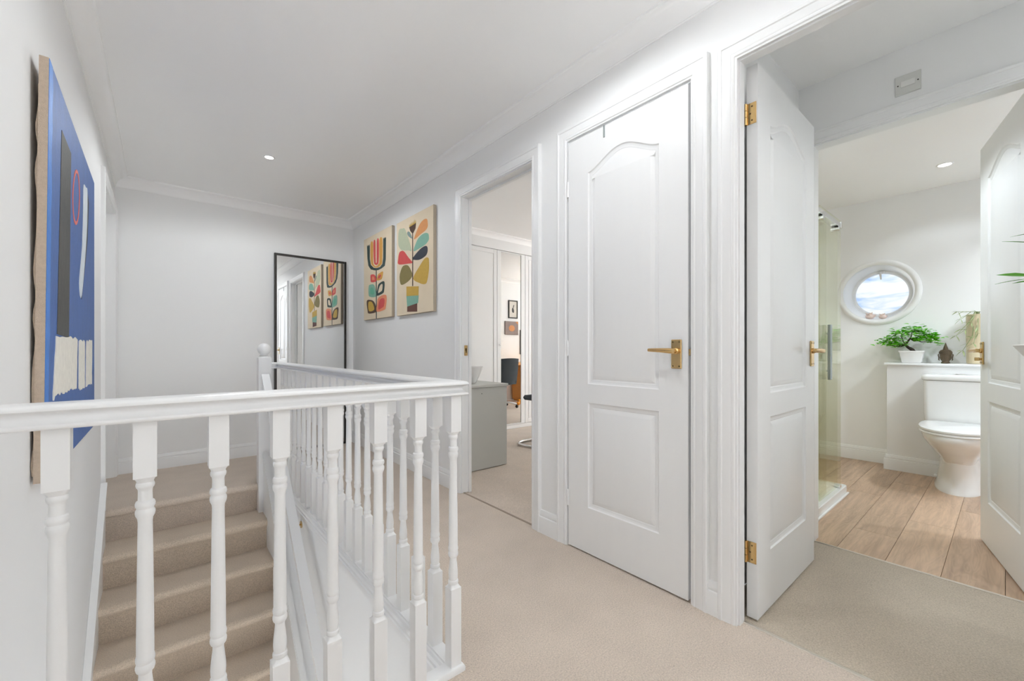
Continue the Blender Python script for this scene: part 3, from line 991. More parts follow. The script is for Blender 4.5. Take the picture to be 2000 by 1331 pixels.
# door at the far end of the left wall, closed and set back in its frame
d5, M5 = make_door('door_5', (XL - 0.058, LEFTD[0] + 0.004, 0.008), R(90), 0.798, 'white door at the far end of the left wall, set deep in its frame')
obj('latch', MB().box(0.795, 0.802, -0.012, 0.0, 0.95, 0.985).xform(M5), 'brass', d5)

# ------------------------------------------------------------------ staircase
NR, RISE, GO = 12, 0.2, 0.2135
st = tag(empty('staircase', (0.14, 3.53, -2.8)), 'beige carpeted stairs going down inside the white balustrade', 'staircase')
for k in range(NR):
    zt = -RISE * k
    yr = 3.53 - GO * k                          # riser face
    top_back = yr + (0.03 if k == 0 else GO + 0.02)
    rr = 0.026
    nose = yr - 0.03
    prof = [(top_back, zt)]
    for j in range(0, 9):
        a = PI / 2 + PI * 0.92 * j / 8
        prof.append((nose + rr + rr * math.cos(a), zt - rr + rr * math.sin(a)))
    prof += [(yr - 0.004, zt - 0.055), (yr, zt - 0.075), (yr, zt - RISE - 0.02), (top_back, zt - RISE - 0.02)]
    m = MB().poly(prof, lambda a, b, t: (t, a, b), XL + 0.012, 0.535 if k == 0 else 0.562)
    obj('step', m, 'carpet' if k == 0 else 'stair_carpet', st, smooth=40)
pitch = RISE / GO


def string_board(x0, x1, off, y_top, mb=None):
    m = mb or MB()
    ya, yb = y_top, 0.98
    za, zb = off + (ya - 3.5) * pitch, off + (yb - 3.5) * pitch
    m.poly([(ya, za), (yb, zb), (yb, zb - 0.75), (ya, za - 0.75)], lambda a, b, t: (t, a, b), x0, x1)
    return m


obj('string_board', string_board(XL + 0.001, XL + 0.022, 0.2, 3.46), 'gloss_paint', st)
cap = MB().poly([(3.46, 0.2 - 0.04 * pitch), (0.98, 0.2 - 2.52 * pitch), (0.98, 0.2 - 2.52 * pitch + 0.016), (3.46, 0.2 - 0.04 * pitch + 0.016)], lambda a, b, t: (t, a, b), XL + 0.001, XL + 0.03)
obj('string_cap', cap, 'gloss_paint', st)
obj('string_board', string_board(0.562, 0.582, 0.27, 3.44), 'gloss_paint', st)
obj('string_fill', string_board(0.582, 0.6478, 0.262, 3.44), 'wall_paint', st)
cap = MB()
for (a0, dz0, dz1, xx0, xx1) in ((0, 0.0, 0.012, 0.556, 0.59), (0, 0.012, 0.024, 0.56, 0.586)):
    cap.poly([(3.44, 0.27 - 0.06 * pitch + dz0), (0.98, 0.27 - 2.52 * pitch + dz0), (0.98, 0.27 - 2.52 * pitch + dz1), (3.44, 0.27 - 0.06 * pitch + dz1)], lambda a, b, t: (t, a, b), xx0, xx1)
obj('string_cap', cap, 'gloss_paint', st)

# ------------------------------------------------------------------ balustrade
NX, NY = 0.577, 3.5                            # newel centre
bal = tag(empty('balustrade', (CX, CY, 0)), 'white painted landing balustrade with turned spindles and ball-topped newel', 'balustrade')


def baluster_mesh():
    m = MB()
    h = 0.0175
    z0, z1 = 0.02, 0.84
    # lower square block with lamb's-tongue shoulders
    zs = 0.2525
    m.box(-h, h, -h, h, z0, zs)
    n = 24

    def sq(r, z, k):
        a = 2 * PI * k / n
        c, s = math.cos(a), math.sin(a)
        d = max(abs(c), abs(s))
        return c, s, d
    # square-to-round transition rings
    def trans(za, zb, ra, flip):
        rings = []
        for (blend, zz) in ((0.0, za), (0.45, za + (zb - za) * 0.35), (0.8, za + (zb - za) * 0.7), (1.0, zb)):
            ring = []
            for k in range(n):
                a = 2 * PI * (k + 0.5) / n
                c, s = math.cos(a), math.sin(a)
                rs = h / max(abs(c), abs(s))
                r = rs * (1 - blend) + ra * blend
                ring.append((r * c, r * s, zz))
            rings.append(ring)
        vs = [p for rg in rings for p in rg]
        fs = []
        for j in range(3):
            for k in range(n):
                k2 = (k + 1) % n
                fs.append((j * n + k, j * n + k2, (j + 1) * n + k2, (j + 1) * n + k))
        m.add(vs, fs)
    trans(zs, 0.264, 0.0135, False)
    prof = [(0.0135, 0.262), (0.0152, 0.265), (0.0156, 0.269), (0.0148, 0.2735), (0.0125, 0.2755), (0.0136, 0.281), (0.0142, 0.292), (0.0138, 0.303),
            (0.012, 0.32), (0.0103, 0.335), (0.0104, 0.342), (0.0138, 0.346), (0.0152, 0.351), (0.0152, 0.356), (0.0138, 0.3605), (0.0134, 0.3615),
            (0.0148, 0.365), (0.0152, 0.369), (0.0146, 0.374), (0.0136, 0.377), (0.0137, 0.385), (0.0136, 0.41), (0.0128, 0.5), (0.0117, 0.6), (0.0112, 0.635),
            (0.0118, 0.642), (0.0146, 0.648), (0.0155, 0.653), (0.0152, 0.658), (0.0132, 0.6615), (0.0132, 0.6625), (0.0152, 0.666), (0.0155, 0.671), (0.0142, 0.6755),
            (0.0113, 0.678), (0.0109, 0.695), (0.0116, 0.7), (0.0138, 0.703), (0.0146, 0.707), (0.014, 0.711), (0.0125, 0.714)]
    m.lathe(prof, n=20)
    trans(0.724, 0.712, 0.0125, True)
    m.box(-h, h, -h, h, 0.7235, z1)
    return m


bm0 = obj('baluster', baluster_mesh(), 'baluster_paint', bal, (CX, CY, 0), smooth=32)
spots = [(CX - 0.1169 * k, CY) for k in range(1, 8)] + [(CX + 0.004, CY + 0.1165 * k) for k in range(1, 21)]
for (x, y) in spots:
    c = bm0.copy()
    COL.objects.link(c)
    c.location = (x, y, 0)
# handrail with moulded section, mitred round the corner to the newel
half = [(0.0, 0.832), (0.022, 0.832), (0.0315, 0.8335), (0.0338, 0.837), (0.0325, 0.8415), (0.027, 0.8435), (0.0215, 0.8475), (0.0195, 0.8535), (0.0215, 0.859), (0.0285, 0.8625), (0.0335, 0.8655), (0.034, 0.8695), (0.031, 0.8738), (0.022, 0.8765), (0.0, 0.878)]
hr = half + [(-o, z) for o, z in half[-2:0:-1]]
m = MB().sweep(hr, [(XL, CY), (CX, CY), (CX, 3.485), (NX + 0.04, 3.485)])
obj('handrail', m, 'baluster_paint', bal, smooth=50)
# base rail: path travels the same way, the well lies to the left (+offset)
br = [(-0.026, 0.0), (-0.027, 0.012), (-0.024, 0.0185), (-0.018, 0.02), (0.0175, 0.02), (0.0185, 0.014), (0.022, 0.012), (0.026, 0.004), (0.034, 0.001), (0.036, -0.006), (0.041, -0.009), (0.042, -0.03), (0.038, -0.034), (0.028, -0.034), (0.028, -0.06), (-0.012, -0.06), (-0.012, 0.0)]
m = MB().sweep(br, [(XL, CY), (CX, CY), (CX, 3.5), (NX + 0.04, 3.5)])
obj('base_rail', m, 'baluster_paint', bal, smooth=30)
# newel post
h = 0.0415
m = MB().bbox(NX - h, NX + h, NY - h, NY + h, -0.45, 0.915, 0.003)
m.lathe([(0.042, 0.914), (0.036, 0.921), (0.03, 0.923)], (NX, NY, 0), 24)
nw = obj('newel_post', m, 'baluster_paint', bal, smooth=40)
nw['label'] = 'square newel post with a round ball cap'
m = MB().lathe([(0.02, 0.92), (0.029, 0.924), (0.031, 0.928), (0.028, 0.932), (0.019, 0.935), (0.018, 0.938)], (NX, NY, 0), 24)
m.sphere((NX, NY, 0.974), 0.0435, n=28, m=18)
obj('ball_cap', m, 'baluster_paint', nw, smooth=60)
# sloping handrail of the stairs
sh = tag(empty('stair_handrail', (NX, 3.4, 0.7)), 'white sloping handrail running down the stairs from the newel', 'handrail')
zt = lambda y: 0.795 - 0.955 * (3.46 - y)
m = MB()
sec = [(-0.0245, 0.0), (0.0245, 0.0), (0.0245, -0.03), (0.019, -0.034), (0.019, -0.045), (-0.019, -0.045), (-0.019, -0.034), (-0.0245, -0.03)]
vs, fs = [], []
for y in (3.46, 1.0):
    for (a, b) in sec:
        vs.append((NX + 0.001 + a, y, zt(y) + b * 1.35))
k = len(sec)
fs = [(i, (i + 1) % k, k + (i + 1) % k, k + i) for i in range(k)] + [tuple(range(k)), tuple(range(2 * k - 1, k - 1, -1))]
m.add(vs, fs)
obj('rail', m, 'baluster_paint', sh)
for yb_ in (2.74, 1.55):
    m = MB().tube([(0.648, yb_, zt(yb_) - 0.19), (0.62, yb_, zt(yb_) - 0.19), (0.59, yb_, zt(yb_) - 0.1), (NX, yb_, zt(yb_) - 0.058)], 0.006, 10)
    m.tube([(0.648, yb_, zt(yb_) - 0.19), (0.642, yb_, zt(yb_) - 0.19)], 0.02, 14)
    obj('bracket', m, 'brass', sh, smooth=40)['label'] = 'brass handrail bracket'

# ------------------------------------------------------------------ pictures on the landing
ROUND = ('leaf', 'petal', 'small', 'olive')


def print_canvas(name, data, colours, y0, y1, z0, z1, label):
    root = tag(empty(name, (XR, (y0 + y1) / 2, z0)), label, 'picture')
    d = 0.027
    m = MB().bbox(XR - d, XR - 0.001, y0, y1, z0, z1, 0.002)
    obj('canvas', m, 'print_edge', root)
    m = MB().box(XR - d - 0.0006, XR - d, y0 + 0.002, y1 - 0.002, z0 + 0.002, z1 - 0.002)
    obj('printed_face', m, 'print_cream', root)
    lay = 0
    for key, pts in data.items():
        if key == 'frame':
            continue
        lay += 1
        q = spline(pts, 5) if any(s in key for s in ROUND) else pts
        t0 = XR - d - 0.0006
        t1 = t0 - 0.0004 - 0.00012 * lay
        m = MB().poly(q, lambda a, b, t: (t, a, b), t0, t1)
        o = obj(key, m, 'print_' + colours[key], root)
    return root


print_canvas('flower_print', ART_POT, dict(sage_leaf='sage', orange_leaf='orange', teal_leaf='teal', navy_leaf='navy', red_leaf='red', olive_leaf='olive',
             mustard_leaf='mustard', small_leaf='slate', brown_tulip='brown', stamens='mustard', stem='brown', pot_top='mustard', pot_middle='teal', pot_bottom='rust'),
             2.712, 3.335, 1.254, 2.038, 'cream canvas print of a flower with colourful leaves in a striped pot')
print_canvas('flower_print', ART_TULIP, dict(dark_tulip='darkgreen', orange_petal='amber', red_petal='red', stem='darkgreen', red_leaf='red', red_leaf_centre='peach',
             orange_leaf='amber', orange_leaf_centre='red', teal_leaf='teal', teal_leaf_centre='green', dark_leaf='darkgreen', dark_leaf_centre='cream',
             brown_leaf='darkbrown', brown_leaf_centre='mustard', peach_leaf='peach', peach_leaf_centre='red'),
             3.432, 4.08, 1.258, 2.05, 'cream canvas print of a striped tulip above paired leaves, nearer the mirror')

# big blue abstract on the left wall; its near edge leans a little off the wall
pa = tag(empty('abstract_painting', (XL, 2.3, 0.6)), 'large unframed blue abstract canvas with grey bar and cream blocks on left wall', 'painting')
PY0, PY1, PZ0, PZ1 = 1.723, 2.876, 0.600, 1.786


def fx(y, z):
    """face of the canvas (slightly warped)"""
    s = 1 - (y - PY0) / (PY1 - PY0)
    return -0.2495 + 0.011 * s * (z - PZ0) / (PZ1 - PZ0)


def face_grid(pts, dx, dback, n=8):
    """polygon draped on the warped face, with thickness"""
    m = MB()
    N = len(pts)
    vs = [(fx(a, b) + dx, a, b) for a, b in pts] + [(fx(a, b) + dback, a, b) for a, b in pts]
    tri = tessellate_polygon([[Vector((a, b, 0)) for a, b in pts]])
    m.add(vs, [tuple(t) for t in tri] + [tuple(i + N for i in reversed(t)) for t in tri] + [(i, (i + 1) % N, N + (i + 1) % N, N + i) for i in range(N)])
    return m


edge = []
for k in range(13):
    edge.append((PY0, PZ0 + (PZ1 - PZ0) * k / 12))
for k in range(13):
    edge.append((PY1, PZ1 + (PZ0 - PZ1) * k / 12))
obj('linen_canvas', face_grid(edge, -0.0006, -0.0195), 'linen', pa)
obj('painted_face', face_grid(inset(edge, 0.001), 0.0, -0.001), 'paint_blue', pa)
random.seed(8)
strip = [(PY0 + 0.001, PZ0 + 0.001)]
strip += [(PY0 + 0.001, PZ1 - 0.001)]
for k in range(20, -1, -1):
    strip.append((PY0 + 0.05 + 0.012 * random.random(), PZ0 + 0.001 + (PZ1 - PZ0 - 0.002) * k / 20))
obj('bright_blue_band', face_grid(strip, 0.0005, -0.0005), 'paint_bright_blue', pa)
obj('charcoal_bar', face_grid(ART_BLUE['dark_bar'], 0.0012, -0.0004), 'paint_charcoal', pa)
rg = spline(ART_BLUE['red_ring'], 4)
ri = inset(rg, 0.012)
m = MB()
N = len(rg)
m.add([(fx(a, b) + 0.0014, a, b) for a, b in rg] + [(fx(a, b) + 0.0014, a, b) for a, b in ri] + [(fx(a, b) - 0.0004, a, b) for a, b in rg] + [(fx(a, b) - 0.0004, a, b) for a, b in ri],
      [(i, (i + 1) % N, N + (i + 1) % N, N + i) for i in range(N)] + [(i, (i + 1) % N, 2 * N + (i + 1) % N, 2 * N + i) for i in range(N)] + [(N + i, N + (i + 1) % N, 3 * N + (i + 1) % N, 3 * N + i) for i in range(N)])
obj('red_ring', m, 'paint_red', pa)
obj('dark_curve', face_grid(ART_BLUE['sail_edge'], 0.0010, -0.0004), 'paint_black', pa)
obj('white_sail', face_grid(spline(ART_BLUE['sail'], 4), 0.0013, -0.0004), 'paint_white', pa)
for nm in ('block_a', 'block_b', 'block_c'):
    pts = ART_BLUE[nm]
    rag = []
    for i in range(len(pts)):
        p, q = pts[i], pts[(i + 1) % len(pts)]
        for j in range(8):
            s = j / 8
            rag.append((p[0] + (q[0] - p[0]) * s + random.uniform(-0.004, 0.004), p[1] + (q[1] - p[1]) * s + random.uniform(-0.006, 0.006)))
    obj('cream_block', face_grid(rag, 0.0022, -0.0004), 'paint_cream', pa)
# ragged fold of linen behind the near edge
m = MB()
vs = []
K = 40
for k in range(K + 1):
    z = PZ0 + 0.02 + (PZ1 - PZ0 - 0.1) * k / K
    x0 = fx(PY0, z) - 0.0195
    d = 0.001 + 0.005 * (0.5 + 0.5 * math.sin(k * 0.9 + 1.5 * math.sin(k * 0.37)))
    vs += [(x0, PY0 + 0.004, z), (x0 - d, PY0 + 0.006, z), (x0 - d, PY0 + 0.011, z), (x0, PY0 + 0.011, z)]
fs = []
for k in range(K):
    for j in range(4):
        fs.append((k * 4 + j, k * 4 + (j + 1) % 4, (k + 1) * 4 + (j + 1) % 4, (k + 1) * 4 + j))
m.add(vs, fs)
obj('loose_linen', m, 'linen', pa, smooth=50)

# tall mirror leaning by the far wall
mi = tag(empty('standing_mirror', (1.142, 4.42, 0)), 'tall mirror in a thin black frame standing against the far wall', 'mirror')
MX0, MX1, MZ1, MY0, MY1 = 0.812, 1.471, 1.88, 4.415, 4.441
fw = 0.02
m = MB()
m.bbox(MX0, MX0 + fw, MY0, MY1, 0.0, MZ1, 0.001)
m.bbox(MX1 - fw, MX1, MY0, MY1, 0.0, MZ1, 0.001)
m.bbox(MX0 + fw, MX1 - fw, MY0, MY1, MZ1 - fw, MZ1, 0.001)
m.bbox(MX0 + fw, MX1 - fw, MY0, MY1, 0.0, fw, 0.001)
obj('frame', m, 'black_frame', mi)
obj('mirror_glass', MB().box(MX0 + fw - 0.004, MX1 - fw + 0.004, MY0 + 0.009, MY0 + 0.014, fw - 0.004, MZ1 - fw + 0.004), 'mirror_glass', mi)
obj('backing', MB().box(MX0 + fw - 0.004, MX1 - fw + 0.004, MY0 + 0.015, MY1 - 0.002, fw - 0.004, MZ1 - fw + 0.004), 'black_frame', mi)


# ------------------------------------------------------------------ recessed downlights
def downlight(x, y, z, power, label, rad=0.034, group='recessed ceiling downlights', col=(0.93, 0.97, 1.0), cone=172):
    d = tag(empty('downlight', (x, y, z)), label, 'ceiling light', group)
    m = MB().lathe([(rad, 0.0), (rad, -0.003), (rad + 0.003, -0.005), (rad + 0.008, -0.004), (rad + 0.011, 0.0)], (x, y, z), 32, cap=False)
    obj('bezel', m, 'gloss_paint', d, smooth=40)
    m = MB().lathe([(rad - 0.001, -0.0005), (rad - 0.001, -0.0022), (0.001, -0.0025)], (x, y, z), 28)
    obj('lamp', m, 'lamp_glow', d)
    spot('downlight_beam', (x, y, z - 0.02), power, size=cone, col=col)
    return d


downlight(0.578, 3.32, ZC, L_DFAR, 'glowing recessed downlight in the landing ceiling above the stairs', rad=0.026)
downlight(0.9, 1.0, ZC, L_DMID, 'added downlight in the landing ceiling over the balustrade corner, unseen fill light', rad=0.026)  # added out of view to light the landing
downlight(0.75, -1.4, ZC, L_DBACK, 'added downlight in the landing ceiling just behind the camera, unseen fill light', rad=0.026)  # added unseen fill at the back of the landing
downlight(4.19, 0.286, 2.265, L_BWC, 'glowing recessed downlight in the bathroom ceiling above the toilet', col=(0.83, 0.92, 1.0), cone=135)
downlight(4.1, -0.62, 2.265, L_BATH * 0.8, 'recessed bathroom downlight hidden behind the half open door', col=(0.83, 0.92, 1.0), cone=135)
downlight(2.85, 0.8, 2.265, L_BATH, 'added bathroom downlight hidden above the doorway, unseen fill light', col=(0.83, 0.92, 1.0), cone=135)  # added fill, kept out of sight by the door head
downlight(3.6, -0.8, 2.265, L_BATH, 'added bathroom downlight by the hidden right wall, unseen fill light', col=(0.83, 0.92, 1.0), cone=135)  # added fill to brighten the bathroom, never in view
downlight(2.08, -0.62, ZC, L_LOBBY, 'added lobby downlight out of view, unseen fill light', cone=150)  # added fill for the dim lobby, out of view

# added uplighter, unseen behind the camera, brightens the landing by ceiling bounce
UX, UY = 1.1, -1.15
ul = tag(empty('fill_uplighter', (UX, UY, 0)), 'added white uplighter behind the camera, unseen fill light bounced off the ceiling', 'floor lamp')
obj('base', MB().lathe([(0.13, 0.0), (0.13, 0.015), (0.02, 0.03)], (UX, UY, 0), 28), 'gloss_paint', ul, smooth=40)
obj('pole', MB().tube([(UX, UY, 0.02), (UX, UY, 1.62)], 0.012, 12), 'gloss_paint', ul, smooth=50)
obj('shade', MB().lathe([(0.014, 1.6), (0.05, 1.61), (0.11, 1.65), (0.15, 1.72), (0.146, 1.722), (0.105, 1.658), (0.05, 1.622), (0.001, 1.62)], (UX, UY, 0), 32), 'gloss_paint', ul, smooth=50)
ub = spot('uplight_fill_beam', (UX, UY, 1.74), L_UP, size=165, radius=0.1)
ub.rotation_euler = (R(180), 0, 0)

# ------------------------------------------------------------------ isolator switch above the bathroom door
sw = tag(empty('isolator_switch', (2.53, 0.286, 2.11)), 'white fan isolator switch plate high above the bathroom doorway', 'switch')
obj('plate', MB().bbox(2.521, 2.53, 0.243, 0.328, 2.105, 2.19, 0.002), 'switch_plastic', sw)
obj('rocker', MB().bbox(2.5155, 2.522, 0.262, 0.309, 2.135, 2.16, 0.0015), 'pot_white', sw)
for yy in (0.253, 0.318):
    obj('screw', MB().tube([(2.5205, yy, 2.1475), (2.5215, yy, 2.1475)], 0.0028, 10), 'rubber', sw)

# ------------------------------------------------------------------ bedroom
ch = tag(empty('chest_of_drawers', (1.93, 3.1, 0)), 'plain grey chest of drawers just inside the bedroom doorway', 'chest')
obj('body', MB().bbox(1.64, 2.242, 2.733, 3.45, 0.004, 0.664, 0.002), 'chest_grey', ch)
obj('top', MB().bbox(1.636, 2.252, 2.725, 3.455, 0.664, 0.686, 0.002), 'chest_grey', ch)
for k in range(3):
    dr = obj('drawer_front', MB().bbox(2.242, 2.256, 2.75, 3.435, 0.05 + 0.2 * k, 0.235 + 0.2 * k, 0.002), 'chest_grey', ch)
    obj('knob', MB().tube([(2.256, 3.09, 0.145 + 0.2 * k), (2.275, 3.09, 0.145 + 0.2 * k)], [0.008, 0.013], 12), 'chrome', dr)
obj('cam_hole', MB().tube([(1.98, 2.7325, 0.615), (1.98, 2.7335, 0.615)], 0.004, 10), 'rubber', ch)
bowl = MB().lathe([(0.045, 0.0), (0.052, 0.002), (0.06, 0.012), (0.085, 0.06), (0.112, 0.128), (0.116, 0.142), (0.112, 0.142), (0.107, 0.128), (0.08, 0.064), (0.052, 0.016), (0.001, 0.014)], (1.985, 2.92, 0.6865), 40)
tag(obj('bowl', bowl, 'ceramic', smooth=40), 'white flared bowl standing on the grey chest', 'bowl')

wd = tag(empty('wardrobe', (3.6, 4.2, 0)), 'white fitted wardrobe with a mirrored door across the bedroom', 'wardrobe')
WY = 3.91
obj('carcass', MB().box(1.64, 7.29, WY + 0.03, 4.49, 0.0, 2.2), 'wardrobe_white', wd)
obj('fascia', MB().bbox(1.64, 7.29, WY - 0.012, WY + 0.03, 2.162, 2.33, 0.002), 'wardrobe_white', wd)
obj('plinth', MB().bbox(1.64, 7.29, WY + 0.006, WY + 0.03, 0.0, 0.05, 0.002), 'wardrobe_white', wd)
edges = [2.15, 2.602, 3.058, 3.505, 3.96, 4.42]
for k in range(5):
    a, b = edges[k] + 0.002, edges[k + 1] - 0.002
    z0, z1 = 0.052, 2.158
    mirrored = (k == 2)
    if mirrored:
        m = MB()
        m.bbox(a, a + 0.058, WY, WY + 0.022, z0, z1, 0.002)
        m.bbox(b - 0.066, b, WY, WY + 0.022, z0, z1, 0.002)
        m.bbox(a + 0.058, b - 0.066, WY, WY + 0.022, z0, z0 + 0.012, 0.001)
        m.bbox(a + 0.058, b - 0.066, WY, WY + 0.022, z1 - 0.012, z1, 0.001)
        dd = obj('door', m, 'wardrobe_white', wd)
        obj('mirror_panel', MB().box(a + 0.056, b - 0.064, WY + 0.007, WY + 0.012, z0 + 0.01, z1 - 0.01), 'tinted_mirror', dd)
    else:
        m = MB().bbox(a, b, WY + 0.006, WY + 0.022, z0, z1, 0.001)
        m.bbox(a, a + 0.05, WY, WY + 0.02, z0, z1, 0.002)
        m.bbox(b - 0.05, b, WY, WY + 0.02, z0, z1, 0.002)
        m.bbox(a + 0.05, b - 0.05, WY, WY + 0.02, z0, z0 + 0.05, 0.002)
        m.bbox(a + 0.05, b - 0.05, WY, WY + 0.02, z1 - 0.05, z1, 0.002)
        if k == 3:
            for j in range(7):
                xx = a + 0.06 + j * 0.05
                m.bbox(xx, xx + 0.03, WY + 0.001, WY + 0.008, z0 + 0.05, z1 - 0.05, 0.003)
        dd = obj('door', m, 'wardrobe_white', wd)
    kx = a + 0.024 if k in (2, 4) else (b - 0.03 if k != 1 else a + 0.024)
    m = MB().tube([(kx, WY, 1.03), (kx, WY - 0.012, 1.03)], 0.005, 10).sphere((kx, WY - 0.018, 1.03), 0.0105, n=14, m=8)
    obj('knob', m, 'chrome', dd, smooth=50)

# cantilever chair: only its chrome floor loop shows past the door frame
cc = tag(empty('chrome_chair', (3.0, 3.0, 0)), 'chair on a looped chrome tube base just visible by the bedroom door frame', 'chair')
cx0, cy0, cy1, cx1 = 2.78, 2.97, 3.27, 3.35
path = []
for k in range(7):
    a = PI + PI / 2 * k / 6
    path.append((cx0 + 0.12 + 0.12 * math.cos(a), cy0 + 0.12 + 0.12 * math.sin(a), 0.013))
left = [(cx0, cy1 - 0.12, 0.013)]
loop = [(cx1 - 0.02, cy1, 0.44), (cx1, cy1, 0.40), (cx1 + 0.02, cy1, 0.05), (cx1 - 0.02, cy1, 0.013), (cx0 + 0.12, cy1, 0.013)]
for k in range(1, 7):
    a = PI / 2 + PI / 2 * k / 6
    loop.append((cx0 + 0.12 + 0.12 * math.cos(a), cy1 - 0.12 + 0.12 * math.sin(a), 0.013))
loop += path
loop += [(cx1 - 0.02, cy0, 0.013), (cx1 + 0.02, cy0, 0.05), (cx1, cy0, 0.40), (cx1 - 0.02, cy0, 0.44)]
obj('tube_base', MB().tube(loop, 0.012, 10), 'chrome', cc, smooth=50)
obj('seat', MB().bbox(cx0 + 0.15, cx1 + 0.03, cy0 - 0.05, cy1 + 0.05, 0.44, 0.49, 0.02), 'fabric_grey', cc)
obj('backrest', MB().bbox(cx1 + 0.0, cx1 + 0.05, cy0 - 0.05, cy1 + 0.05, 0.5, 0.86, 0.018), 'fabric_grey', cc)

# things that show only in the wardrobe mirror
pf = tag(empty('framed_drawing', (5.24, 1.62, 1.58)), 'small black framed drawing, the upper picture in the wardrobe mirror', 'picture')
m = MB()
for (a, b, c, d) in ((5.125, 5.145, 1.58, 1.93), (5.335, 5.355, 1.58, 1.93), (5.145, 5.335, 1.58, 1.6), (5.145, 5.335, 1.91, 1.93)):
    m.bbox(a, b, 1.621, 1.645, c, d, 0.002)
obj('frame', m, 'black_frame', pf)
obj('paper', MB().box(5.145, 5.335, 1.622, 1.634, 1.6, 1.91), 'photo_paper', pf)
obj('drawn_figure', MB().poly(spline([(5.22, 1.7), (5.26, 1.69), (5.265, 1.74), (5.25, 1.78), (5.27, 1.83), (5.25, 1.84), (5.235, 1.79), (5.215, 1.77), (5.21, 1.73)], 4), lambda a, b, t: (a, t, b), 1.634, 1.6345), 'ink', pf)
pf = tag(empty('photo_canvas', (5.2, 1.62, 1.26)), 'brown photo canvas of round orange fruit, below the framed drawing in the mirror', 'picture')
obj('canvas', MB().bbox(5.035, 5.365, 1.621, 1.645, 1.262, 1.52, 0.003), 'photo_brown', pf)
obj('fruit_motif', MB().poly([(5.2 + 0.075 * math.cos(a), 1.385 + 0.06 * math.sin(a)) for a in [2 * PI * k / 20 for k in range(20)]], lambda a, b, t: (a, t, b), 1.645, 1.6455), 'photo_orange', pf)
obj('corner_motif', MB().poly([(5.29, 1.518), (5.363, 1.518), (5.363, 1.46), (5.33, 1.48)], lambda a, b, t: (a, t, b), 1.645, 1.6455), 'photo_orange', pf)
pf = tag(empty('framed_picture', (5.47, 1.62, 0.95)), 'tall black framed picture at the edge of the wardrobe mirror', 'picture')
obj('frame', MB().bbox(5.425, 5.7, 1.621, 1.645, 0.88, 1.36, 0.002), 'black_frame', pf)
obj('paper', MB().box(5.45, 5.675, 1.645, 1.646, 0.905, 1.335), 'photo_paper', pf)

dk = tag(empty('desk', (5.35, 1.9, 0)), 'orange oak desk reflected in the wardrobe mirror behind the chair', 'desk')
obj('top', MB().bbox(4.2, 5.9, 1.66, 2.1, 0.69, 0.73, 0.003), 'oak', dk)
for (a, b) in ((4.22, 4.62), (5.18, 5.62)):
    ped = obj('pedestal', MB().bbox(a, b, 1.68, 2.05, 0.03, 0.69, 0.003), 'oak', dk)
    for k in range(3):
        dr = obj('drawer_front', MB().bbox(a + 0.015, b - 0.015, 2.05, 2.065, 0.05 + 0.21 * k, 0.245 + 0.21 * k, 0.002), 'oak', ped)
    obj('plinth', MB().box(a + 0.02, b - 0.02, 1.7, 2.03, 0.0, 0.03), 'oak', ped)
oc = tag(empty('office_chair', (4.34, 2.38, 0)), 'dark grey upholstered swivel chair at the desk, reflected in the wardrobe mirror', 'chair')
m = MB()
vs = []
for j in range(9):
    z = 0.40 + 0.42 * j / 8
    wv = 0.19 + 0.02 * math.sin(PI * j / 8)
    yo = 2.56 + 0.06 * (j / 8) ** 2
    for i in range(9):
        s = -1 + 2 * i / 8
        vs.append((4.34 + wv * s, yo + 0.05 * (1 - s * s), z + (0.012 * (1 - s * s) if j == 8 else 0)))
nb = len(vs)
vs += [(x, y - 0.05, z) for x, y, z in vs]
fs = []
for q in (0, nb):
    for j in range(8):
        for i in range(8):
            fs.append((q + j * 9 + i, q + j * 9 + i + 1, q + (j + 1) * 9 + i + 1, q + (j + 1) * 9 + i))
ring = [i for i in range(9)] + [j * 9 + 8 for j in range(1, 9)] + [72 + i for i in range(7, -1, -1)] + [j * 9 for j in range(7, 0, -1)]
for a, b in zip(ring, ring[1:] + ring[:1]):
    fs.append((a, b, nb + b, nb + a))
m.add(vs, fs)
obj('backrest', m, 'fabric_grey', oc, smooth=50)
obj('seat', MB().bbox(4.14, 4.54, 2.16, 2.58, 0.4, 0.48, 0.025), 'fabric_grey', oc)
obj('gas_column', MB().lathe([(0.03, 0.08), (0.03, 0.22), (0.02, 0.22), (0.02, 0.4)], (4.34, 2.38, 0), 16), 'rubber', oc)
for k in range(5):
    a = 2 * PI * k / 5 + 0.75
    ex, ey = 4.34 + 0.27 * math.cos(a), 2.38 + 0.27 * math.sin(a)
    lg = obj('leg', MB().tube([(4.34, 2.38, 0.1), (4.34 + 0.14 * math.cos(a), 2.38 + 0.14 * math.sin(a), 0.09), (ex, ey, 0.065)], [0.022, 0.018, 0.014], 10), 'chrome', oc, smooth=50)
    obj('castor', MB().sphere((ex, ey, 0.027), 0.026, n=12, m=8), 'rubber', lg, smooth=50)
bk = MB().lathe([(0.09, 0.0), (0.12, 0.03), (0.13, 0.1), (0.11, 0.13), (0.1, 0.13), (0.115, 0.1), (0.1, 0.03), (0.001, 0.015)], (4.42, 1.95, 0.7305), 24)
tag(obj('basket', bk, 'wicker', smooth=40), 'dark wicker basket on the oak desk, seen in the wardrobe mirror', 'basket')
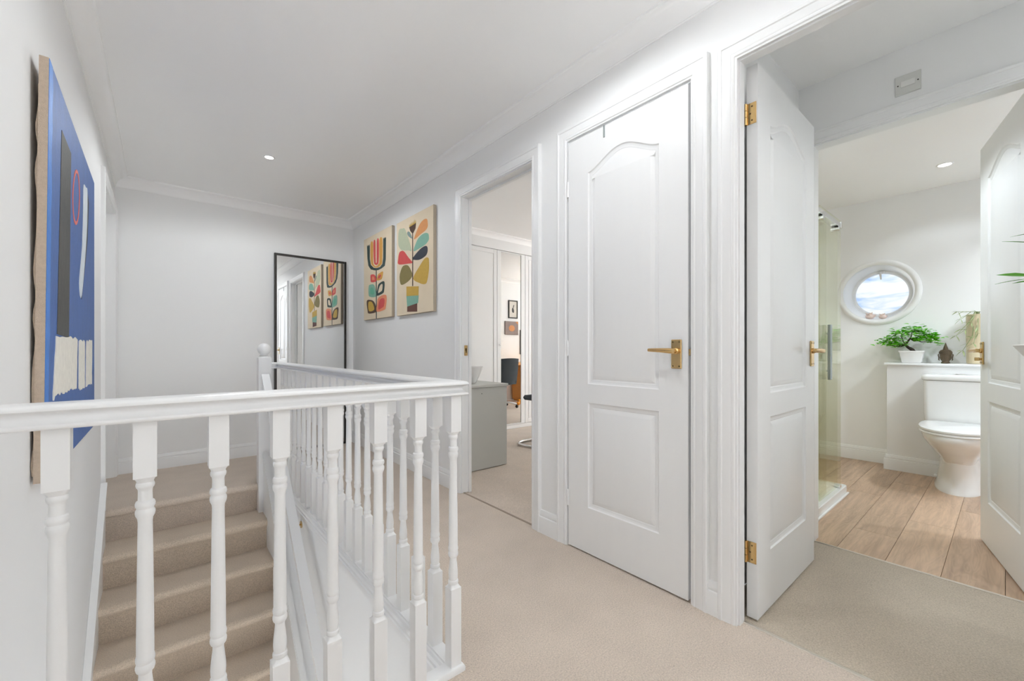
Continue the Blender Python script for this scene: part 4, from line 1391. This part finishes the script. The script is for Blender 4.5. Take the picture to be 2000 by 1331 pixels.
for (x, y, r_) in ((4.93, 2.2, 0.05), (4.8, 2.3, 0.035)):
    m = MB()
    n, mm = 20, 10
    vs, fs = [], []
    for j in range(mm + 1):
        for k in range(n):
            a = 2 * PI * k / n
            rr = r_ * math.sin(PI * j / mm) * (1 + 0.06 * math.cos(5 * a))
            vs.append((x + rr * math.cos(a), y + rr * math.sin(a), r_ * 0.85 * (1 - math.cos(PI * j / mm))))
    for j in range(mm):
        for k in range(n):
            fs.append((j * n + k, j * n + (k + 1) % n, (j + 1) * n + (k + 1) % n, (j + 1) * n + k))
    m.add(vs, fs)
    big = r_ > 0.04
    pk = tag(obj('toy_pumpkin', m, 'pumpkin', smooth=60), 'larger orange pumpkin on the bedroom carpet by the desk' if big else 'smaller orange pumpkin on the bedroom carpet by the swivel chair', 'pumpkin', 'pumpkins by the desk')
    obj('stalk', MB().tube([(x, y, r_ * 1.65), (x + 0.004, y, r_ * 1.65 + 0.02)], [0.006, 0.004], 8), 'bark', pk)

# ------------------------------------------------------------------ bathroom
bx = MB().bbox(4.53, 4.724, -1.2, 0.638, 0.0, 0.846, 0.001)
boxing = tag(obj('toilet_boxing', bx, 'wall_paint'), 'white boxed-in ledge behind the toilet carrying the ornaments', 'ledge')
ld = MB().poly([(4.512, 0.846), (4.508, 0.85), (4.508, 0.86), (4.512, 0.864), (4.724, 0.864), (4.724, 0.846)], lambda a, b, t: (a, t, b), -1.2, 0.652)
obj('shelf_board', ld, 'gloss_paint', boxing)

# round window
wn = struct(empty('window_1', (4.9, WC[0], WC[1])), 'round porthole window showing blue sky with white cloud', 'window')


def ring(prof, n=72):
    """rings about the window axis; prof of (radius, x)"""
    vs, fs = [], []
    for (r, x) in prof:
        for k in range(n):
            a = 2 * PI * k / n
            vs.append((x, WC[0] + r * math.cos(a), WC[1] + r * math.sin(a)))
    L = len(prof)
    for j in range(L):
        for k in range(n):
            fs.append((j * n + k, j * n + (k + 1) % n, ((j + 1) % L) * n + (k + 1) % n, ((j + 1) % L) * n + k))
    return MB().add(vs, fs)


obj('surround', ring([(0.234, 4.74), (0.234, 4.7155), (0.243, 4.712), (0.247, 4.709), (0.264, 4.7085), (0.27, 4.712), (0.278, 4.716), (0.279, 4.7245), (0.279, 4.726), (0.234, 4.727)]), 'gloss_paint', wn, smooth=40)
obj('reveal_lining', ring([(0.235, 4.74), (0.2, 4.9), (0.21, 4.9), (0.245, 4.74)]), 'gloss_paint', wn, smooth=40)
obj('sash', ring([(0.206, 4.885), (0.206, 4.92), (0.182, 4.92), (0.178, 4.905), (0.182, 4.893), (0.19, 4.885)]), 'gloss_paint', wn, smooth=40)
pv = [(4.905 + dx, WC[0] + 0.183 * math.cos(2 * PI * k / 64), WC[1] + 0.183 * math.sin(2 * PI * k / 64)) for dx in (0, 0.004) for k in range(64)]
obj('pane', MB().add(pv, [tuple(range(64)), tuple(range(127, 63, -1))] + [(k, (k + 1) % 64, 64 + (k + 1) % 64, 64 + k) for k in range(64)]), 'window_glass', wn)
lt = obj('latch_plate', MB().bbox(4.872, 4.887, WC[0] - 0.028, WC[0] + 0.028, WC[1] + 0.178, WC[1] + 0.2, 0.003), 'gloss_paint', wn)
obj('latch_handle', MB().tube([(4.874, WC[0] + 0.002, WC[1] + 0.19), (4.862, WC[0] + 0.002, WC[1] + 0.185), (4.858, WC[0], WC[1] + 0.165), (4.856, WC[0] - 0.004, WC[1] + 0.125)], [0.008, 0.009, 0.008, 0.005], 12), 'gloss_paint', lt, smooth=50)

# two spiny sea shells on the window reveal
random.seed(21)
for (y, x, sc_, lab) in ((WC[0] + 0.055, 4.765, 1.0, 'spiny pale pink sea shell in the round window, the left one'),
                         (WC[0] - 0.03, 4.765, 0.85, 'spiny pale pink sea shell in the round window, the right one')):
    r0 = 0.2365 - (x - 4.725) * 0.19
    zb = WC[1] - math.sqrt(max(0, r0 ** 2 - (y - WC[0]) ** 2))
    m = MB()
    body = [(0.004, 0.0), (0.024, 0.006), (0.031, 0.018), (0.027, 0.03), (0.017, 0.042), (0.008, 0.05), (0.001, 0.056)]
    m.lathe([(a * sc_, b * sc_) for a, b in body], (x, y, zb - 0.001), 18)
    sh_ = tag(obj('sea_shell', m, 'shell_pink', smooth=50), lab, 'sea shell', 'sea shells in the round window')
    for k in range(9):
        a = 2 * PI * k / 9 + 0.3
        zz = zb + (0.018 + 0.012 * (k % 3)) * sc_
        rr = (0.027 - 0.006 * (k % 3)) * sc_
        ln = random.uniform(0.012, 0.022) * sc_
        sp_ = MB().tube([(x + rr * math.cos(a), y + rr * math.sin(a), zz), (x + (rr + ln) * math.cos(a), y + (rr + ln) * math.sin(a), zz + ln * 0.7)], [0.007 * sc_, 0.001], 7)
        obj('spine', sp_, 'shell_pink', sh_)

# toilet
TY = 0.222
to = tag(empty('toilet', (4.2, TY, 0)), 'white close-coupled toilet with lid down, half hidden by the bathroom door', 'toilet')


def loft(rings, close=True):
    m = MB()
    n = len(rings[0])
    vs = [p for r_ in rings for p in r_]
    fs = []
    for j in range(len(rings) - 1):
        for k in range(n):
            k2 = (k + 1) % n
            fs.append((j * n + k, j * n + k2, (j + 1) * n + k2, (j + 1) * n + k))
    fs.append(tuple(range(n - 1, -1, -1)))
    fs.append(tuple((len(rings) - 1) * n + k for k in range(n)))
    return m.add(vs, fs)


def dshape(xb, xf, hw, z, n=40, p=2.3):
    """D outline: square-ish at the back (xb), rounded at the front (xf)"""
    out = []
    cx_ = xb - hw * 0.75
    for k in range(n):
        a = 2 * PI * k / n
        c, s = math.cos(a), math.sin(a)
        ex = (xb - cx_) if c > 0 else (cx_ - xf)
        pw = 2 / (4.5 if c > 0 else p)
        out.append((cx_ + ex * math.copysign(abs(c) ** pw, c), TY + hw * math.copysign(abs(s) ** pw, s), z))
    return out


def rbox(x0, x1, y0, y1, z, r_=0.03, n=6):
    out = []
    for (cx_, cy_, a0) in ((x1 - r_, y1 - r_, 0), (x0 + r_, y1 - r_, PI / 2), (x0 + r_, y0 + r_, PI), (x1 - r_, y0 + r_, 1.5 * PI)):
        for k in range(n + 1):
            a = a0 + PI / 2 * k / n
            out.append((cx_ + r_ * math.cos(a), cy_ + r_ * math.sin(a), z))
    return out


hw = 0.192
obj('cistern', loft([rbox(4.352, 4.529, TY - hw + 0.012, TY + hw - 0.012, 0.40), rbox(4.34, 4.529, TY - hw + 0.006, TY + hw - 0.006, 0.5), rbox(4.335, 4.529, TY - hw + 0.003, TY + hw - 0.003, 0.744)]), 'ceramic', to, smooth=40)
obj('cistern_lid', loft([rbox(4.329, 4.5295, TY - hw - 0.002, TY + hw + 0.002, 0.747), rbox(4.324, 4.5295, TY - hw - 0.005, TY + hw + 0.005, 0.755), rbox(4.324, 4.5295, TY - hw - 0.005, TY + hw + 0.005, 0.775), rbox(4.331, 4.5295, TY - hw + 0.002, TY + hw - 0.002, 0.786), rbox(4.345, 4.525, TY - hw + 0.015, TY + hw - 0.015, 0.789)]), 'ceramic', to, smooth=60)
fb = obj('flush_button', MB().lathe([(0.033, 0.788), (0.033, 0.792), (0.03, 0.794), (0.001, 0.794)], (4.425, TY, 0), 24), 'chrome', to, smooth=40)
obj('button_split', MB().box(4.396, 4.454, TY - 0.001, TY + 0.001, 0.794, 0.7946), 'rubber', fb)
XF = 3.815
obj('bowl', loft([dshape(4.34, 4.06, 0.085, 0.2), dshape(4.36, 4.03, 0.098, 0.235), dshape(4.40, 3.955, 0.13, 0.28), dshape(4.43, 3.87, 0.162, 0.33), dshape(4.45, 3.835, 0.178, 0.36), dshape(4.46, XF + 0.005, 0.185, 0.38), dshape(4.46, XF, 0.187, 0.405), dshape(4.46, XF + 0.005, 0.183, 0.412)]), 'ceramic', to, smooth=50)
obj('pedestal', loft([dshape(4.5, 4.035, 0.128, 0.0), dshape(4.5, 4.037, 0.128, 0.012), dshape(4.5, 4.05, 0.118, 0.03), dshape(4.5, 4.062, 0.108, 0.12), dshape(4.5, 4.055, 0.1, 0.2), dshape(4.5, 4.03, 0.1, 0.26)]), 'ceramic', to, smooth=50)
obj('seat', loft([dshape(4.32, XF + 0.004, 0.185, 0.413), dshape(4.32, XF - 0.002, 0.19, 0.418), dshape(4.32, XF, 0.189, 0.43)]), 'seat_plastic', to, smooth=50)
obj('lid', loft([dshape(4.325, XF, 0.188, 0.432), dshape(4.325, XF - 0.004, 0.191, 0.437), dshape(4.325, XF - 0.002, 0.19, 0.447), dshape(4.325, XF + 0.008, 0.182, 0.452), dshape(4.32, XF + 0.05, 0.15, 0.4545)]), 'seat_plastic', to, smooth=50)
for s in (-1, 1):
    obj('bolt_cap', MB().sphere((4.3, TY + s * 0.117, 0.06), 0.011, n=12, m=8), 'seat_plastic', to, smooth=60)

# bonsai on the ledge
random.seed(5)
bo = tag(empty('bonsai', (4.62, 0.5, 0.865)), 'bright green artificial bonsai in a rectangular white pot on the ledge', 'plant')
bc = (4.62, 0.5)


def rect_ring(hx, hy, z, b=0.006):
    return rbox(bc[0] - hx, bc[0] + hx, bc[1] - hy, bc[1] + hy, z, b, 3)


obj('pot', loft([rect_ring(0.032, 0.052, 0.865), rect_ring(0.036, 0.058, 0.87), rect_ring(0.044, 0.07, 0.948), rect_ring(0.048, 0.074, 0.95), rect_ring(0.048, 0.074, 0.962), rect_ring(0.043, 0.069, 0.962), rect_ring(0.041, 0.067, 0.952)]), 'pot_white', bo, smooth=30)
obj('soil', MB().box(bc[0] - 0.041, bc[0] + 0.041, bc[1] - 0.067, bc[1] + 0.067, 0.94, 0.954), 'bark', bo)
tips = []
m = MB()
trunk = [(4.62, 0.49, 0.95), (4.622, 0.5, 0.972), (4.618, 0.522, 0.99), (4.615, 0.537, 1.01), (4.62, 0.525, 1.035), (4.618, 0.51, 1.06)]
m.tube(trunk, [0.017, 0.013, 0.01, 0.009, 0.007, 0.005], 10)
for (y, z, x) in ((0.65, 1.01, 4.62), (0.61, 1.045, 4.64), (0.56, 1.085, 4.60), (0.50, 1.11, 4.63), (0.44, 1.09, 4.61), (0.40, 1.055, 4.63), (0.38, 1.03, 4.60), (0.46, 1.04, 4.59), (0.59, 1.0, 4.59)):
    base = trunk[3 if y > 0.52 else 5]
    mid = ((base[0] + x) / 2, (base[1] + y) / 2, (base[2] + z) / 2 - 0.012)
    m.tube([base, mid, (x, y, z)], [0.005, 0.0035, 0.002], 6)
    tips.append((x, y, z))
obj('trunk', m, 'bark', bo, smooth=50)


def leaf_into(m, base, d, ln, wd_, droop=0.25, roll=0.0):
    """pointed leaf: five rows, folded a little along the midrib"""
    d = Vector(d).normalized()
    up = Vector((0, 0, 1))
    side = d.cross(up)
    side = side.normalized() if side.length > 1e-3 else Vector((1, 0, 0))
    nrm = side.cross(d).normalized()
    side, nrm = side * math.cos(roll) + nrm * math.sin(roll), nrm * math.cos(roll) - side * math.sin(roll)
    vs = []
    rows = ((0.0, 0.05), (0.25, 0.8), (0.5, 1.0), (0.78, 0.6), (1.0, 0.02))
    for (s, w_) in rows:
        c = Vector(base) + d * (ln * s) - Vector((0, 0, 1)) * (droop * ln * s * s)
        vs += [c - side * (wd_ * w_ / 2) + nrm * (wd_ * w_ * 0.12), c - nrm * 0.0004, c + side * (wd_ * w_ / 2) + nrm * (wd_ * w_ * 0.12)]
    fs = []
    for j in range(4):
        for k in range(2):
            fs.append((j * 3 + k, j * 3 + k + 1, (j + 1) * 3 + k + 1, (j + 1) * 3 + k))
    m.add(vs, fs)


fol = MB()
for (x, y, z) in tips:
    for k in range(64):
        p = (x + random.gauss(0, 0.018), y + random.gauss(0, 0.03), z + random.gauss(0.018, 0.017))
        a = random.uniform(0, 2 * PI)
        leaf_into(fol, p, (math.cos(a), math.sin(a) * 1.2, random.uniform(-0.1, 0.7)), random.uniform(0.03, 0.045), random.uniform(0.014, 0.02), 0.2, random.uniform(-0.5, 0.5))
fo = obj('foliage', fol, 'leaf_bright', bo)
fo['kind'] = 'stuff'

# bronze head ornament, facing the room
hd = tag(empty('head_ornament', (4.62, 0.311, 0.865)), 'small dark bronze head ornament with a pointed topknot on the ledge', 'ornament')
hc = (4.62, 0.311, 0.865)
m = MB().lathe([(0.022, 0.0), (0.025, 0.002), (0.025, 0.008), (0.021, 0.012), (0.021, 0.018), (0.024, 0.022), (0.027, 0.027), (0.031, 0.036), (0.033, 0.048), (0.0335, 0.06), (0.033, 0.072), (0.034, 0.076), (0.0355, 0.08), (0.034, 0.086), (0.029, 0.096), (0.022, 0.102)], hc, 28, sx=0.95)
m.sphere((hc[0] - 0.0318, hc[1], hc[2] + 0.054), 0.005, 0.004, 0.011, n=10, m=8)
m.sphere((hc[0] - 0.0295, hc[1], hc[2] + 0.0385), 0.0035, 0.009, 0.0025, n=10, m=6)
for s in (-1, 1):
    m.sphere((hc[0] - 0.0285, hc[1] + s * 0.0125, hc[2] + 0.059), 0.004, 0.008, 0.003, n=10, m=6)
    m.sphere((hc[0] - 0.028, hc[1] + s * 0.013, hc[2] + 0.067), 0.004, 0.009, 0.0018, n=10, m=6)
obj('head', m, 'bronze', hd, smooth=50)
for s in (-1, 1):
    obj('ear', loft([[(hc[0] + 0.004 * math.cos(2 * PI * k / 12), hc[1] + s * (0.034 + o) + 0.0035 * math.sin(2 * PI * k / 12), hc[2] + z) for k in range(12)] for (o, z) in ((-0.001, 0.022), (0.003, 0.028), (0.002, 0.04), (0.004, 0.055), (0.006, 0.065), (0.002, 0.073))]), 'bronze', hd, smooth=50)
cl = MB()
for j, (rr, zz, n_) in enumerate(((0.034, 0.079, 26), (0.0335, 0.086, 24), (0.0305, 0.0925, 20), (0.026, 0.0985, 16))):
    for k in range(n_):
        a = 2 * PI * (k + 0.5 * (j % 2)) / n_
        cl.sphere((hc[0] + rr * 0.95 * math.cos(a), hc[1] + rr * math.sin(a), hc[2] + zz), 0.0042, n=6, m=4)
cu = obj('curls', cl, 'bronze', hd, smooth=60)
cu['kind'] = 'stuff'
obj('topknot', MB().lathe([(0.024, 0.1), (0.023, 0.104), (0.016, 0.107), (0.014, 0.11), (0.0155, 0.114), (0.012, 0.118), (0.0125, 0.122), (0.0085, 0.132), (0.005, 0.146), (0.0015, 0.16)], hc, 20), 'bronze', hd, smooth=50)

# tall cream vase with bamboo at the end of the ledge
bv = tag(empty('bamboo_vase', (4.62, 0.148, 0.865)), 'tall cream cylinder vase with trailing bamboo leaves, cut by the bathroom door', 'plant')
vc = (4.625, 0.142, 0.865)
obj('vase', MB().lathe([(0.056, 0.0), (0.06, 0.003), (0.062, 0.02), (0.064, 0.2), (0.064, 0.365), (0.061, 0.368), (0.059, 0.365), (0.058, 0.02), (0.001, 0.015)], vc, 36), 'vase_cream', bv, smooth=40)
st_ = MB()
random.seed(12)
leafpos = []
for k, (dy, dz, ex) in enumerate(((0.10, 0.39, -0.04), (0.085, 0.33, -0.06), (0.11, 0.21, -0.05), (0.06, 0.25, -0.07), (0.075, 0.1, -0.06), (0.03, 0.3, -0.075), (0.0, 0.22, -0.08), (0.02, 0.15, -0.08), (-0.04, 0.3, -0.07))):
    a = (vc[0] - 0.03, vc[1], vc[2] + 0.345)
    b = (vc[0] - 0.068, vc[1] + dy * 0.4, vc[2] + min(0.385, dz + 0.1))
    c = (vc[0] - 0.03 + ex, vc[1] + dy, vc[2] + dz)
    a2 = (vc[0] - 0.045, vc[1] + dy * 0.15, vc[2] + 0.385)
    st_.tube([a, a2, b, c], [0.0028, 0.0026, 0.0022, 0.0014], 6)
    leafpos += [(c, (ex, dy, 0.02)), (b, (ex - 0.02, dy + 0.03, 0.03)), (c, (ex, -0.3 * dy, -0.06)), (((b[0] + c[0]) / 2, (b[1] + c[1]) / 2, (b[2] + c[2]) / 2), (-0.05, dy, -0.03)), (c, (-0.02, 0.09, -0.05))]
obj('stems', st_, 'leaf_pale', bv, smooth=50)
for (p, d) in leafpos:
    lm = MB()
    leaf_into(lm, p, (d[0] + random.uniform(-0.02, 0.02), d[1] + random.uniform(-0.03, 0.03), d[2] + random.uniform(-0.03, 0.02)), random.uniform(0.035, 0.055), random.uniform(0.008, 0.012), 0.3, random.uniform(-0.6, 0.6))
    obj('leaf', lm, 'leaf_pale', bv)

# shower enclosure
GY, GX = 0.722, 3.48
se = tag(empty('shower_enclosure', (3.0, 0.9, 0)), 'clear glass shower enclosure with chrome top bar and grey handle, behind the lobby door', 'shower')
tr = loft([rbox(2.605, 3.535, 0.70, 1.54, 0.001, 0.01), rbox(2.605, 3.535, 0.70, 1.54, 0.055, 0.01), rbox(2.609, 3.531, 0.704, 1.54, 0.06, 0.01), rbox(2.66, 3.44, 0.765, 1.5, 0.06, 0.03), rbox(2.69, 3.41, 0.79, 1.48, 0.035, 0.04)])
obj('tray', tr, 'tray_white', se, smooth=30)
obj('floor_bead', MB().bbox(2.605, 3.545, 0.689, 0.7, 0.001, 0.012, 0.002), 'tray_white', se)
obj('fixed_pane', MB().box(2.62, 3.19, GY + 0.012, GY + 0.018, 0.062, 1.83), 'shower_glass', se)
sd = obj('sliding_pane', MB().box(3.0, GX, GY, GY + 0.006, 0.066, 1.832), 'shower_glass', se)
obj('side_pane', MB().box(GX + 0.008, GX + 0.014, GY + 0.02, 1.54, 0.062, 1.832), 'shower_glass', se)
obj('handle', MB().bbox(3.135, 3.175, GY - 0.022, GY - 0.006, 0.785, 1.125, 0.003).tube([(3.155, GY - 0.008, 0.84), (3.155, GY, 0.84)], 0.006, 8).tube([(3.155, GY - 0.008, 1.07), (3.155, GY, 1.07)], 0.006, 8), 'satin_grey_metal', sd)
tb = obj('top_bar', MB().bbox(2.61, 3.42, GY - 0.012, GY + 0.028, 1.775, 1.805, 0.002), 'chrome', se)
obj('end_cap', MB().bbox(3.42, 3.445, GY - 0.016, GY + 0.032, 1.768, 1.812, 0.003), 'chrome', tb)
for xx in (3.02, 3.38):
    obj('roller', MB().tube([(xx, GY - 0.016, 1.76), (xx, GY + 0.03, 1.76)], 0.016, 14), 'chrome', tb, smooth=40)
obj('bottom_guide', MB().bbox(3.41, 3.435, GY - 0.014, GY + 0.024, 0.06, 0.085, 0.003), 'chrome', se)
obj('wall_profile', MB().bbox(2.602, 2.625, GY - 0.004, GY + 0.026, 0.06, 1.85, 0.002), 'chrome', se)

# ------------------------------------------------------------------ lobby plant at the right edge of the photo
cabx = (1.72, 2.15, -0.42, -0.075)
cb_ = tag(empty('cabinet', (1.93, -0.25, 0)), 'narrow white lobby cabinet under the white flared pot, outside the photo', 'cabinet')
obj('body', MB().bbox(1.72, 2.15, -0.42, -0.085, 0.0, 0.70, 0.002), 'wardrobe_white', cb_)
obj('top', MB().bbox(1.71, 2.16, -0.43, -0.075, 0.70, 0.72, 0.002), 'wardrobe_white', cb_)
dr = obj('door', MB().bbox(1.735, 2.135, -0.085, -0.07, 0.03, 0.69, 0.002), 'wardrobe_white', cb_)
obj('knob', MB().sphere((1.76, -0.06, 0.4), 0.012, n=12, m=8), 'chrome', dr, smooth=50)
pb = tag(empty('potted_bamboo', (1.93, -0.16, 0.72)), 'green bamboo in a flared white pot at the right edge, mostly out of frame', 'plant')
pc = (1.93, -0.165, 0.7205)
obj('pot', MB().lathe([(0.05, 0.0), (0.06, 0.004), (0.075, 0.06), (0.1, 0.15), (0.13, 0.22), (0.155, 0.258), (0.158, 0.262), (0.154, 0.264), (0.126, 0.224), (0.09, 0.15), (0.001, 0.14)], pc, 48), 'pot_white', pb, smooth=50)
stalks = [((0.0, 0.02), (0.01, 0.05), 0.62), ((0.03, -0.03), (0.05, -0.06), 0.7), ((-0.03, -0.01), (-0.04, 0.01), 0.52)]
random.seed(3)
for (b0, b1, hh) in stalks:
    pts = [(pc[0] + b0[0] + (b1[0] - b0[0]) * s, pc[1] + b0[1] + (b1[1] - b0[1]) * s, pc[2] + 0.13 + hh * s) for s in (0, 0.2, 0.4, 0.6, 0.8, 1.0)]
    so = obj('stem', MB().tube(pts, 0.007, 10), 'leaf_green', pb, smooth=50)
    for p in pts[1:]:
        obj('node', MB().tube([(p[0], p[1], p[2] - 0.003), (p[0], p[1], p[2] + 0.003)], 0.0085, 10), 'leaf_pale', so)
LEAF = [((0.02, 0.125, 0.458), (-0.06, 0.075, -0.008), 0.085, 0.013, 0.0), ((0.02, 0.12, 0.465), (0.03, 0.1, 0.03), 0.075, 0.018, 0.7), ((0.01, 0.1, 0.45), (-0.03, 0.1, 0.0), 0.06, 0.015, 0.4),
        ((0.0, 0.08, 0.545), (-0.02, 0.1, 0.035), 0.105, 0.011, 0.0), ((0.03, 0.09, 0.592), (-0.03, 0.1, 0.0), 0.075, 0.009, 0.0), ((0.02, 0.06, 0.6), (0.0, 0.1, 0.06), 0.075, 0.016, 0.5),
        ((0.0, 0.04, 0.43), (0.0, 0.1, -0.03), 0.07, 0.014, 0.2)]
for (o, d, ln, wd_, rl) in LEAF:
    lm = MB()
    p = (pc[0] + o[0], pc[1] + o[1], pc[2] + o[2])
    leaf_into(lm, p, d, ln, wd_, 0.08, rl)
    lm.tube([p, (pc[0] + 0.01, pc[1] + 0.04, p[2] - 0.01)], 0.0015, 5)
    obj('leaf', lm, 'leaf_green', pb)
for k in range(26):
    a = random.uniform(-PI, 0.1)
    zz = random.uniform(0.35, 0.85)
    lm = MB()
    p = (pc[0] + 0.02 * math.cos(a), pc[1] - 0.02 + 0.02 * math.sin(a), pc[2] + zz)
    leaf_into(lm, p, (math.cos(a), math.sin(a), random.uniform(-0.1, 0.4)), random.uniform(0.08, 0.13), random.uniform(0.013, 0.02), 0.15, random.uniform(-0.5, 0.5))
    obj('leaf', lm, 'leaf_green', pb)
